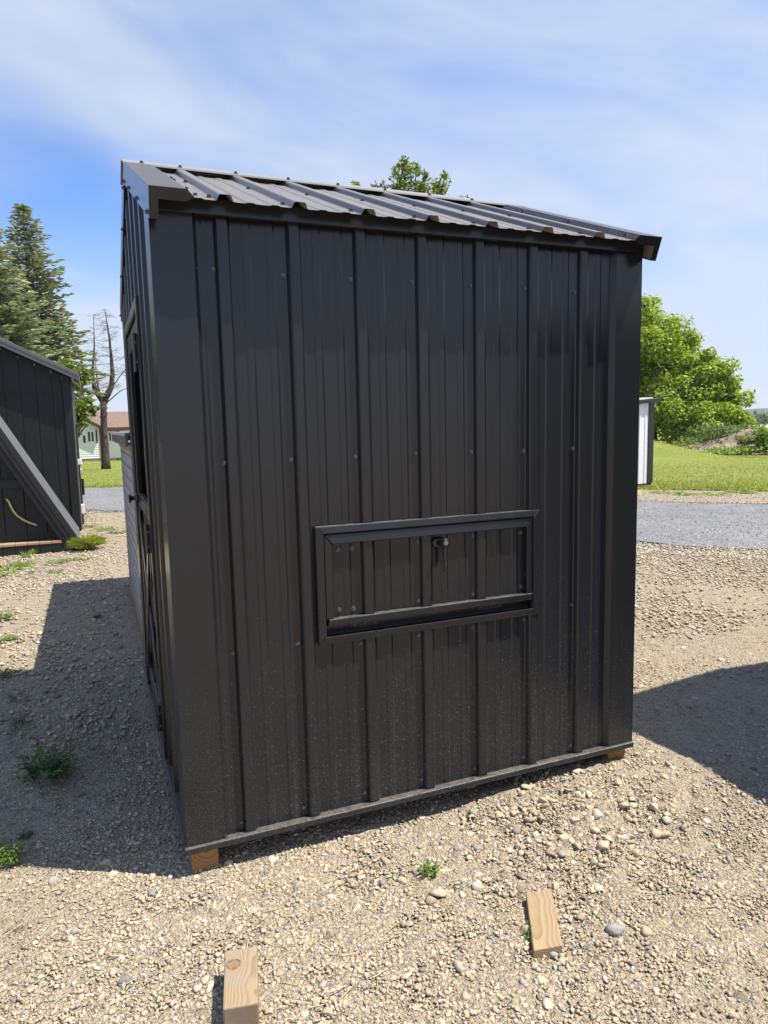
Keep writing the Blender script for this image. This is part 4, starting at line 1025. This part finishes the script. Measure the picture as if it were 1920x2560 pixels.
FF = [[i*n2+j, i*n2+j+1, (i+1)*n2+j+1, (i+1)*n2+j] for i in range(n1-1) for j in range(n2-1)]
kind(mk('dirt_bank', V, FF, DIRT, smooth=False), 'structure')
def leaf_mass(P, n, spread, size, cols, seed, asp=.5):
    rs = np.random.default_rng(seed); idx = rs.integers(0, len(P), n); d = rs.normal(size=(n, 3))*np.array(spread)
    Q = np.array(P)[idx]+d; Q[:, 2] = np.maximum(Q[:, 2], hgt(Q[:, 0], Q[:, 1])+.02)
    N = norm(rs.normal(size=(n, 3))*.6+np.array((0, -.3, .8))); v, f = leaf_quads(Q, N, size, rs, asp)
    c = np.array(cols)[rs.integers(0, len(cols), n)]*rs.uniform(.7, 1.3, (n, 1)); return v, f, np.repeat(c, 4, 0)
BUSH = [(.16, .28, .04), (.21, .34, .05), (.11, .19, .03), (.26, .34, .08)]
def bush(label, px, py, d, w, hh, n, seed, size=.22, cols=BUSH):
    base = at_d(px, py, d); 
    rs = np.random.default_rng(seed); t = thing('bush', label, 'bush', tuple(base), None)
    k = 14; Cn = [base+np.array((rs.uniform(-w, w), rs.uniform(-w*.6, w*.6), rs.uniform(.05, hh))) for _ in range(k)]
    v, f, c = leaf_mass(Cn, n, (w*.28, w*.28, hh*.22), size, cols, seed); mk('foliage', v, f, LEAF, t, False, c)
    m = MB()
    for c_ in Cn[:7]: m.tube([base-(0, 0, .2), (base+c_)/2, c_], [.03, .02, .008], 4)
    m.build('stems', BARK, t)
bush('dense green bush at the foot of the cut dirt bank', 1918, 1118, 47.5, .95, 1.0, 2600, 41)
bush('low weedy bush between the dirt bank and the mown grass', 1835, 1134, 47, 1.6, .3, 1900, 42, .2)
bush('thin yellowish bush on the slope below the dirt face', 1862, 1108, 48.2, .6, .35, 450, 43, .2, [(.16, .19, .06), (.22, .22, .08), (.12, .16, .04)])
bush('ragged green bush along the top of the dirt bank', 1812, 1090, 52.6, 1.7, .6, 1700, 44, .2, [(.10, .17, .05), (.13, .20, .06), (.16, .20, .08)])
bush('leafy bush capping the far end of the dirt bank', 1905, 1078, 52.5, 1.2, .12, 700, 45, .2)
bush('dark bush under the spreading tree', 1735, 1128, 52, 1.8, .9, 2600, 46, .22)
# grass tufts at the lawn edge and across it
P_ = []
for i in range(20000):
    a = math.radians(rng.uniform(28, 60) if rng.random() < .75 else rng.uniform(84, 100)); dg = math.degrees(a)
    r = lawn_in(dg)-.9+rng.random()**1.8*3.2+(rng.random()*12 if rng.random() < .12 else 0)
    P_.append((CAM[0]+r*math.cos(a), CAM[1]+r*math.sin(a)))
for i in range(34000):
    a = math.radians(rng.uniform(30, 55) if rng.random() < .8 else rng.uniform(86, 97)); r = lawn_in(math.degrees(a))*(1+1.6*rng.random()**1.3)
    P_.append((CAM[0]+r*math.cos(a), CAM[1]+r*math.sin(a)))
P_ = np.array(P_)
def blades(P, hmin, hmax, w, cols, seed, lean=.5):
    rs = np.random.default_rng(seed); n = len(P); z = hgt(P[:, 0], P[:, 1]); a = rs.uniform(0, 6.28, n); h = rs.uniform(hmin, hmax, n)
    ln = rs.normal(size=(n, 2))*lean*h[:, None]; b = np.stack([np.cos(a), np.sin(a)], 1)*w
    p0 = np.c_[P-b, z]; p1 = np.c_[P+b, z]; p2 = np.c_[P+b*.5+ln*.45, z+h*.6]; p3 = np.c_[P+ln, z+h]
    v = np.stack([p0, p1, p2, p3], 1).reshape(-1, 3); c = np.array(cols)[rs.integers(0, len(cols), n)]*rs.uniform(.7, 1.3, (n, 1))
    return v, np.arange(4*n).reshape(n, 4), np.repeat(c, 4, 0)
rr_ = np.hypot(P_[:, 0]-CAM[0], P_[:, 1]-CAM[1]); rp_ = np.random.default_rng(52).permutation(len(P_)); P_ = P_[rp_]; rr_ = rr_[rp_]
v, f, c = blades(P_, .025, .085, .018*(rr_/22)[:, None], [(.25, .32, .05), (.31, .36, .07), (.40, .38, .14), (.20, .27, .05)], 51)
kind(mk('grass', v, f, BLADE, col=c), 'stuff')
# far land: tree line, white building, hills
rs = np.random.default_rng(61); P = []
for i in range(1500):
    px = rs.uniform(1000, 2300); d = rs.uniform(560, 640); b_ = at_d(px, 1061, d); P.append(b_+np.array((0, 0, rs.uniform(0, 1)**1.3*(5.0+2.5*math.sin(px*.11)+2*math.sin(px*.31)))))
v, f, c = leaf_mass(P, 26000, (2.2, 2.2, 1.2), 2.2, [(.05, .10, .03), (.08, .14, .04), (.10, .15, .05), (.04, .08, .035)], 62, .8)
kind(mk('far_wood', v, f, LEAF, col=c), 'stuff')
HILL = grass_mat('wooded_hill', (.03, .06, .025), (.045, .08, .035), (.06, .09, .04))
V = []; n1, n2 = 420, 14
for i in range(n1):
    az = math.radians(-30+i*(190/(n1-1))); sx_ = az*210
    for j in range(n2):
        u = j/(n2-1); d = 1500+700*u; tz = 12+5*math.sin(sx_*.09+1)+3*math.sin(sx_*.23)+5*fbm(sx_*.9, u*9, 71)
        zz = -18+(tz+18)*u
        V.append((CAM[0]+d*math.cos(az), CAM[1]+d*math.sin(az), zz+(6*(fbm(sx_*2.1, u*14, 72, 3)-.5) if 0 < j else -4)))
FF = [[i*n2+j, i*n2+j+1, (i+1)*n2+j+1, (i+1)*n2+j] for i in range(n1-1) for j in range(n2-1)]
kind(mk('hills', V, FF, HILL), 'structure')
a = at_d(1868, 1075, 300); b_ = at_d(1990, 1080, 300); g0 = at_d(1780, 1074, 300)
gh = thing('long_building', 'long low white building roof far beyond the dirt bank', 'building', tuple(a))
dv = (b_-g0)/np.linalg.norm(b_-g0); dv[2] = 0; pv = np.array((-dv[1], dv[0], 0))
zt_ = at_d(1900, 1062, 300)[2]; zb_ = float(hgt(a[0], a[1]))-.5
Lg = np.linalg.norm(b_-g0)
def gq(u, w, z): p = g0+dv*u+pv*w; return (p[0], p[1], z)
MB().hexa([gq(0, 0, zb_), gq(Lg, 0, zb_), gq(Lg, 8, zb_), gq(0, 8, zb_), gq(0, 0, zt_-1.2), gq(Lg, 0, zt_-1.2), gq(Lg, 8, zt_-1.2), gq(0, 8, zt_-1.2)]).build('wall', WSH, gh)
MB().prism([gq(0, -.3, zt_-1.19), gq(0, 8.3, zt_-1.19), gq(0, 4, zt_)], tuple(dv*Lg)).build('roof', WSH, gh)

# ------------------------------------------------------------------ loose wood
def offcut(name, label, corners, zt, h, mt):
    c = np.mean(corners, 0); t = MB(); ex = (corners[1]-corners[0])/np.linalg.norm(corners[1]-corners[0]); ang = math.atan2(ex[1], ex[0])
    w = np.linalg.norm(corners[1]-corners[0]); l = np.linalg.norm(corners[2]-corners[1])
    o = box(name, (-w/2, -l/2, -h), (w/2, l/2, 0), mt, None, .004); o.location = (c[0], c[1], zt); o.rotation_euler = (0, 0, ang)
    return tag(o, label, 'wood block', 'wood offcuts lying on the gravel')
W1 = wood_mat('pine_offcut', (.36, .265, .15), (.26, .165, .08), 'Y', .38, (-.004, .03, -.055), None, .3)
W2 = wood_mat('weathered_offcut', (.33, .25, .15), (.22, .15, .085), 'Y', .75, (.060, 0, -.10), (-.020, .045, 0), .75)
cq = [at_z(*q, -.073) for q in ((1334, 2376), (1406.5, 2362), (1378, 2221), (1315, 2232))]
cc_ = np.mean(cq, 0); la = np.arctan2(*(cq[2]+cq[3]-cq[0]-cq[1])[:2]); ca_, sa_ = math.cos(la), math.sin(la)
loc_ = [((p-cc_)[0]*ca_-(p-cc_)[1]*sa_, (p-cc_)[0]*sa_+(p-cc_)[1]*ca_) for p in cq]
o = MB().hexa([(a, b, -.038) for a, b in loc_]+[(a, b, 0) for a, b in loc_]).build('wood_block', W1, None, bevel=.003)
o.location = (cc_[0], cc_[1], -.073); o.rotation_euler = (0, 0, -la)
tag(o, 'flat pale pine board offcut lying on the open gravel', 'wood block', 'wood offcuts lying on the gravel')
offcut('wood_block', 'thick square timber offcut with a dark knot lying on the gravel', np.array([at_z(*q, -.014) for q in ((565.8, 2378), (646.6, 2365), (640.5, 2510), (554.4, 2517.7))]), -.014, .089, W2)

# ------------------------------------------------------------------ loose stones
def ico(sub_):
    if sub_ < 0:
        return np.array([(1,0,0),(-1,0,0),(0,1,0),(0,-1,0),(0,0,1),(0,0,-1)], float)*1.15, np.array([(0,2,4),(2,1,4),(1,3,4),(3,0,4),(2,0,5),(1,2,5),(3,1,5),(0,3,5)])
    t = (1+5**.5)/2
    v = norm(np.array([(-1,t,0),(1,t,0),(-1,-t,0),(1,-t,0),(0,-1,t),(0,1,t),(0,-1,-t),(0,1,-t),(t,0,-1),(t,0,1),(-t,0,-1),(-t,0,1)], float))
    f = [(0,11,5),(0,5,1),(0,1,7),(0,7,10),(0,10,11),(1,5,9),(5,11,4),(11,10,2),(10,7,6),(7,1,8),(3,9,4),(3,4,2),(3,2,6),(3,6,8),(3,8,9),(4,9,5),(2,4,11),(6,2,10),(8,6,7),(9,8,1)]
    for _ in range(sub_):
        v = list(map(tuple, v)); c = {}; nf = []
        def mid(a, b):
            k = (min(a, b), max(a, b))
            if k not in c: c[k] = len(v); q = np.add(v[a], v[b]); v.append(tuple(q/np.linalg.norm(q)))
            return c[k]
        for a, b, d in f:
            x, y, z = mid(a, b), mid(b, d), mid(d, a); nf += [(a, x, z), (b, y, x), (d, z, y), (x, y, z)]
        f = nf; v = np.array(v)
    return np.array(v), np.array(f)
PAL = np.array([(.42,.355,.26),(.47,.405,.30),(.40,.335,.245),(.34,.285,.215),(.53,.46,.36),(.33,.295,.25),(.29,.285,.275),(.22,.215,.21),(.36,.25,.20),(.44,.38,.32),(.57,.52,.44),(.25,.19,.165),(.43,.38,.31)])
PW = np.array([16,12,14,12,8,8,6,3.5,2.5,7,3,2,8]); PW = PW/PW.sum()
PAL = PAL*np.array((1.07, 1.03, .95))
def stones(name, X, Y, Rr, sub_, seed, smooth=True, sink=.25):
    rs = np.random.default_rng(seed); tv, tf = ico(sub_); K = 28; n = len(X); T = []
    for k in range(K):
        v = tv*(1+rs.normal(size=(len(tv), 1))*(.13 if sub_ <= 0 else .07))
        for _ in range(5):       # chop facets
            d = norm(rs.normal(size=(1, 3)))[0]; c = rs.uniform(.45, .8); s_ = v@d; v = v-np.clip(s_-c, 0, None)[:, None]*d
        v = v*np.array((1, rs.uniform(.65, .95), rs.uniform(.45, .75))); T.append(v)
    T = np.array(T); k = rs.integers(0, K, n); a = rs.uniform(0, 6.28, n); tl = rs.normal(size=n)*.25
    v = T[k]*Rr[:, None, None]
    ca, sa = np.cos(tl)[:, None], np.sin(tl)[:, None]; y_, z_ = v[..., 1]*ca-v[..., 2]*sa, v[..., 1]*sa+v[..., 2]*ca
    c, s = np.cos(a)[:, None], np.sin(a)[:, None]
    x_ = v[..., 0]; vx = x_*c-y_*s+X[:, None]; vy = x_*s+y_*c+Y[:, None]; vz = z_+(hgt(X, Y)+Rr*(.6-sink*2.2))[:, None]
    V = np.stack([vx, vy, vz], -1).reshape(-1, 3); nv = len(tv)
    Fc = (tf[None]+(np.arange(n)*nv)[:, None, None]).reshape(-1, 3)
    cc = PAL[rs.choice(len(PAL), n, p=PW)]*rs.uniform(.82, 1.15, (n, 1))
    return kind(mk(name, V, Fc, STONE, smooth=smooth, col=np.repeat(cc, nv, 0)), 'stuff')
def keep(X, Y, pad=0):
    u = (X > -.01+pad) & (X < WX) & (Y > .12) & (Y < DY-.05)
    w = (X > .06) & (Y > 2.2) & (Y < 4.93) & (X < 1.3)
    return ~(u | w)
# patchiness: some ground is bare fines, some stony
def patch(X, Y): return np.clip(fbm(X*1.3, Y*1.3, 81, 4)*2.6-.75, .12, 1)+.5*np.exp(-((X-1.3)**2/.5+(Y+.35)**2/.15))
def scatter(n, x0, x1, y0, y1, rm, sg, rmax, seed, thin=None):
    rs = np.random.default_rng(seed); X = rs.uniform(x0, x1, n); Y = rs.uniform(y0, y1, n)
    ok = keep(X, Y) & (rs.random(n) < patch(X, Y)); 
    if thin: ok &= rs.random(n) < thin(X, Y)
    X, Y = X[ok], Y[ok]; Rr = np.minimum(rm*np.exp(rs.normal(size=len(X))*sg), rmax)
    return X, Y, Rr
dcam = lambda X, Y: np.hypot(X-CAM[0], Y-CAM[1])
infr = lambda X, Y: np.where(np.abs(np.arctan2(X-CAM[0], Y-CAM[1])-YAW) < .68, 1.0, .05)
X, Y, Rr = scatter(250000, -1.5, 3.4, -1.4, 2.5, .0047, .42, .011, 91, lambda X, Y: infr(X, Y)*np.clip(1.2-(dcam(X, Y)-1.6)/4.2, 0.05, 1))
nr_ = dcam(X, Y) < 2.5
stones('gravel', X[nr_], Y[nr_], Rr[nr_], 0, 92, False, .15); stones('gravel', X[~nr_], Y[~nr_], Rr[~nr_], -1, 192, False, .12)
X, Y, Rr = scatter(17000, -2.5, 5.0, -1.5, 6.0, .0092, .40, .022, 93, lambda X, Y: infr(X, Y)*np.clip(1.3-(dcam(X, Y)-1.5)/6.5, 0.0, 1))
nr_ = Rr > .0125
stones('pebbles', X[nr_], Y[nr_], Rr[nr_], 1, 94, False, .2); stones('pebbles', X[~nr_], Y[~nr_], Rr[~nr_], 0, 194, False, .2)
X, Y, Rr = scatter(130000, -3.5, 8, 1.2, 9.5, .0120, .38, .028, 95, lambda X, Y: infr(X, Y)*np.where((X > -.1) & (X < 2.2+(Y-1.9)*.6) & (Y > 1.9), .1, 1))
stones('far_pebbles', X, Y, Rr, -1, 99, False, .10)
X, Y, Rr = scatter(170, -2.5, 3.5, -1.5, 4.5, .0135, .28, .025, 95)
stones('rocks', X, Y, Rr, 1, 96, False, .22)
rs_ = np.random.default_rng(87); n = 30000; a = np.radians(np.where(rs_.random(n) < .62, rs_.uniform(30, 58, n), rs_.uniform(84, 97, n))); dg = np.degrees(a)
r = np.array([road_in(q) for q in dg]); r2 = np.array([road_out(q) for q in dg]); r = r+(r2-r)*(rs_.random(n)*1.12-.06)
sv = PAL.copy(), PW.copy(); PAL = np.array([(.13,.135,.142),(.185,.19,.197),(.255,.258,.26),(.09,.093,.098),(.24,.225,.205),(.34,.337,.33)]); PW = np.array([.25,.25,.15,.15,.12,.08])
stones('road_stones', CAM[0]+r*np.cos(a), CAM[1]+r*np.sin(a), rs_.uniform(.010, .024, n), -1, 88, False, .05)
PAL, PW = sv
n = 14000; a = np.radians(np.where(rs_.random(n) < .6, rs_.uniform(30, 58, n), rs_.uniform(84, 97, n))); dg = np.degrees(a)
lo_ = np.array([road_in(q) for q in dg]); hi_ = np.array([road_out(q) for q in dg]); ln_ = np.array([lawn_in(q) for q in dg])
r = np.where(rs_.random(n) < .5, 8.5+(lo_-8.5)*rs_.random(n), hi_+(ln_+.6-hi_)*rs_.random(n))
stones('verge_pebbles', CAM[0]+r*np.cos(a), CAM[1]+r*np.sin(a), rs_.uniform(.009, .024, n), -1, 89, False, .10)
rs = np.random.default_rng(97); n = 420
X = 1.28+rs.normal(size=n)*.30; Y = -.28+rs.normal(size=n)*.17; ok = Y < -.05
stones('rubble', X[ok], Y[ok], np.minimum(.0105*np.exp(rs.normal(size=ok.sum())*.45), .030), 1, 98, False, .1)

# dry clippings, straw
n = 6000; X = rs.uniform(-1.6, 2.6, n); Y = rs.uniform(-1.6, 2.6, n); pk_ = fbm(X*1.9, Y*1.9, 101, 3)
ok = keep(X, Y) & (rs.random(n) < np.clip(pk_*3-1.1+.5*np.exp(-((X+.1)**2+(Y+.35)**2)/.35), .05, 1)); X, Y = X[ok], Y[ok]; n = len(X)
a = rs.uniform(0, 6.28, n); L = rs.uniform(.015, .06, n); w = rs.uniform(.0007, .0016, n); z = hgt(X, Y)+rs.uniform(.004, .014, n); tl = rs.normal(size=n)*.18
d = np.stack([np.cos(a), np.sin(a), tl], 1); b = np.stack([-np.sin(a), np.cos(a), 0*a], 1)*w[:, None]; p = np.stack([X, Y, z], 1); e = p+d*L[:, None]
v = np.stack([p-b, p+b, e+b, e-b], 1).reshape(-1, 3); c = np.array([(.42,.37,.22),(.36,.33,.16),(.25,.28,.10),(.46,.41,.28)])[rs.integers(0, 4, n)]
kind(mk('grass_clippings', v, np.arange(4*n).reshape(n, 4), STRAW, col=np.repeat(c, 4, 0)), 'stuff')

# ------------------------------------------------------------------ weeds
def weed(label, p, r, h, n, seed, cols, lw=.35, name='weed', flat=.6, group=None):
    """a tuft: arching stems that each carry several small pointed leaves"""
    rs = np.random.default_rng(seed); p = np.array((p[0], p[1], float(hgt(p[0], p[1])))); V, FF, CC = [], [], []
    def leaf(b, t, w, c):
        L = np.linalg.norm(t-b)+1e-6; d = (t-b)/L; s_ = np.cross(d, (0, 0, 1)); s_ = s_/(np.linalg.norm(s_)+1e-6)*w*.5
        mid = b+d*L*.5+np.array((0, 0, L*.10)); k = len(V)
        V.extend([b, mid-s_, mid-np.array((0, 0, L*.03)), mid+s_, t-np.array((0, 0, L*.10))]); FF.extend([[k, k+1, k+2], [k, k+2, k+3], [k+1, k+4, k+2], [k+2, k+4, k+3]]); CC.extend([c]*5)
    grass = 'grass' in name or lw < .2
    for i in range(n):
        a = rs.uniform(0, 6.28); rr = r*rs.uniform(.25, 1); up = h*rs.uniform(.4, 1)*(1-flat*rr/r*.6)
        b = p+np.array((math.cos(a+1), math.sin(a+1), 0))*rs.uniform(0, r*.3); t = b+np.array((math.cos(a)*rr, math.sin(a)*rr, up))
        c = np.array(cols[rs.integers(0, len(cols))])*rs.uniform(.7, 1.3); L = np.linalg.norm(t-b)
        if grass: leaf(b, t, L*lw*rs.uniform(.6, 1.2), c); continue
        for q in np.linspace(.25, 1, 4):
            m_ = b*(1-q)+t*q+np.array((0, 0, up*.25*math.sin(q*3.1)))
            for sg in (-1, 1):
                aa = a+sg*rs.uniform(.3, 1.1); ll = L*rs.uniform(.28, .5)*(1.15-.5*q)
                leaf(m_, m_+np.array((math.cos(aa)*ll, math.sin(aa)*ll, ll*rs.uniform(.0, .5))), ll*lw*rs.uniform(.8, 1.3), c*rs.uniform(.85, 1.2))
        leaf(b, t, L*.05, c)
    o = mk(name, V, FF, BLADE, col=np.array(CC)); o['label'] = label; o['category'] = 'grass tuft' if 'grass' in name else 'weed'
    if group: o['group'] = group
    return o
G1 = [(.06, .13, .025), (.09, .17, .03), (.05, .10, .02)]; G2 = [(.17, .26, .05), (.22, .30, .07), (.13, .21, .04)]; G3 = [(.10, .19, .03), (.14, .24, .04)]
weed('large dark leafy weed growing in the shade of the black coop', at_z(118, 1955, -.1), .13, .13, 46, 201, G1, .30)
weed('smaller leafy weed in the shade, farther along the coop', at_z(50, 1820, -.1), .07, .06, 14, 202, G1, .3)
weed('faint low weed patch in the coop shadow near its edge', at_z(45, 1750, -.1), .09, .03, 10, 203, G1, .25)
weed('small bright seedling alone on the sunny gravel', at_z(1076, 2190, -.1), .035, .05, 16, 204, G3, .5)
weed('tiny sprig of green beside the flat board offcut', at_z(1318, 2335, -.1), .03, .03, 12, 205, G3, .4)
weed('little green shoot in front of the right-hand skid', at_z(1533, 1905, -.09), .02, .05, 7, 206, G3, .15)
weed('thin upright weed at the edge of the coop shadow', at_z(25, 2170, -.1), .05, .10, 20, 207, G3, .2)
weed('stringy weed sprig just outside the coop shadow', at_z(8, 2160, -.1), .05, .11, 16, 208, G3, .2)
hq = hit(218, 1375)
weed('bushy yellow-green grass clump by the porch corner of the coop', hq, .27, .30, 1000, 209, [(.27, .36, .06), (.33, .40, .08), (.22, .31, .05), (.38, .40, .12)], .028, 'grass_clump', .62)
sets = (
 ('low green weed patch on the gravel between the mesh run and the porch corner', ((265, 1325, .30, .06), (300, 1332, .25, .05), (225, 1318, .22, .08)), G2),
 ('small weed tuft on the gravel right in front of the slanted porch', ((65, 1395, .12, .14), (85, 1388, .08, .12), (140, 1410, .18, .08), (175, 1402, .14, .07), (212, 1400, .12, .05)), G2),
 ('low weed tuft out on the sunny gravel between porch and coop shadow', ((25, 1425, .30, .08), (60, 1415, .25, .06), (5, 1440, .2, .07), (80, 1435, .06, .08), (140, 1432, .14, .05), (20, 1600, .08, .04)), G2),
 ('broad-leaved weed tuft beside the straight edge of the coop shadow', ((10, 1550, .10, .08), (2, 1690, .10, .06)), G2),
 ('ragged weed patch on the dirt strip beyond the grey stone road', ((1720, 1237, .5, .06), (1790, 1238, .4, .06), (1655, 1234, .4, .06), (1850, 1232, .5, .07)), G2),
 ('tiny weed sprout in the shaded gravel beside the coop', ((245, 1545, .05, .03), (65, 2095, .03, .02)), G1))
k_ = 220
for grp, (lab, pts, gc) in zip(('weed patches beside the mesh run', 'weeds in front of the porch', 'weeds on the sunny gravel', 'weeds at the shadow edge', 'weed patches beyond the road', 'sprouts in the coop shadow'), sets):
    for a, b, r, h_ in pts:
        q_ = hit(a, b); k_ += 1; weed(lab, q_, r, h_, 34, k_, gc, .12 if b < 1540 else .3, 'weed', .5, grp)
# thin summer haze over the whole place
hm = bpy.data.materials.new('haze_air'); hm.use_nodes = True; ht = hm.node_tree; ht.nodes.clear()
hv = ht.nodes.new('ShaderNodeVolumePrincipled'); hv.inputs['Color'].default_value = (.86, .92, 1, 1); hv.inputs['Density'].default_value = .00014; hv.inputs['Anisotropy'].default_value = .2
ho = ht.nodes.new('ShaderNodeOutputMaterial'); ht.links.new(hv.outputs[0], ho.inputs['Volume'])
kind(box('haze', (-3600, -3600, -30), (3600, 3600, 40), hm), 'stuff')
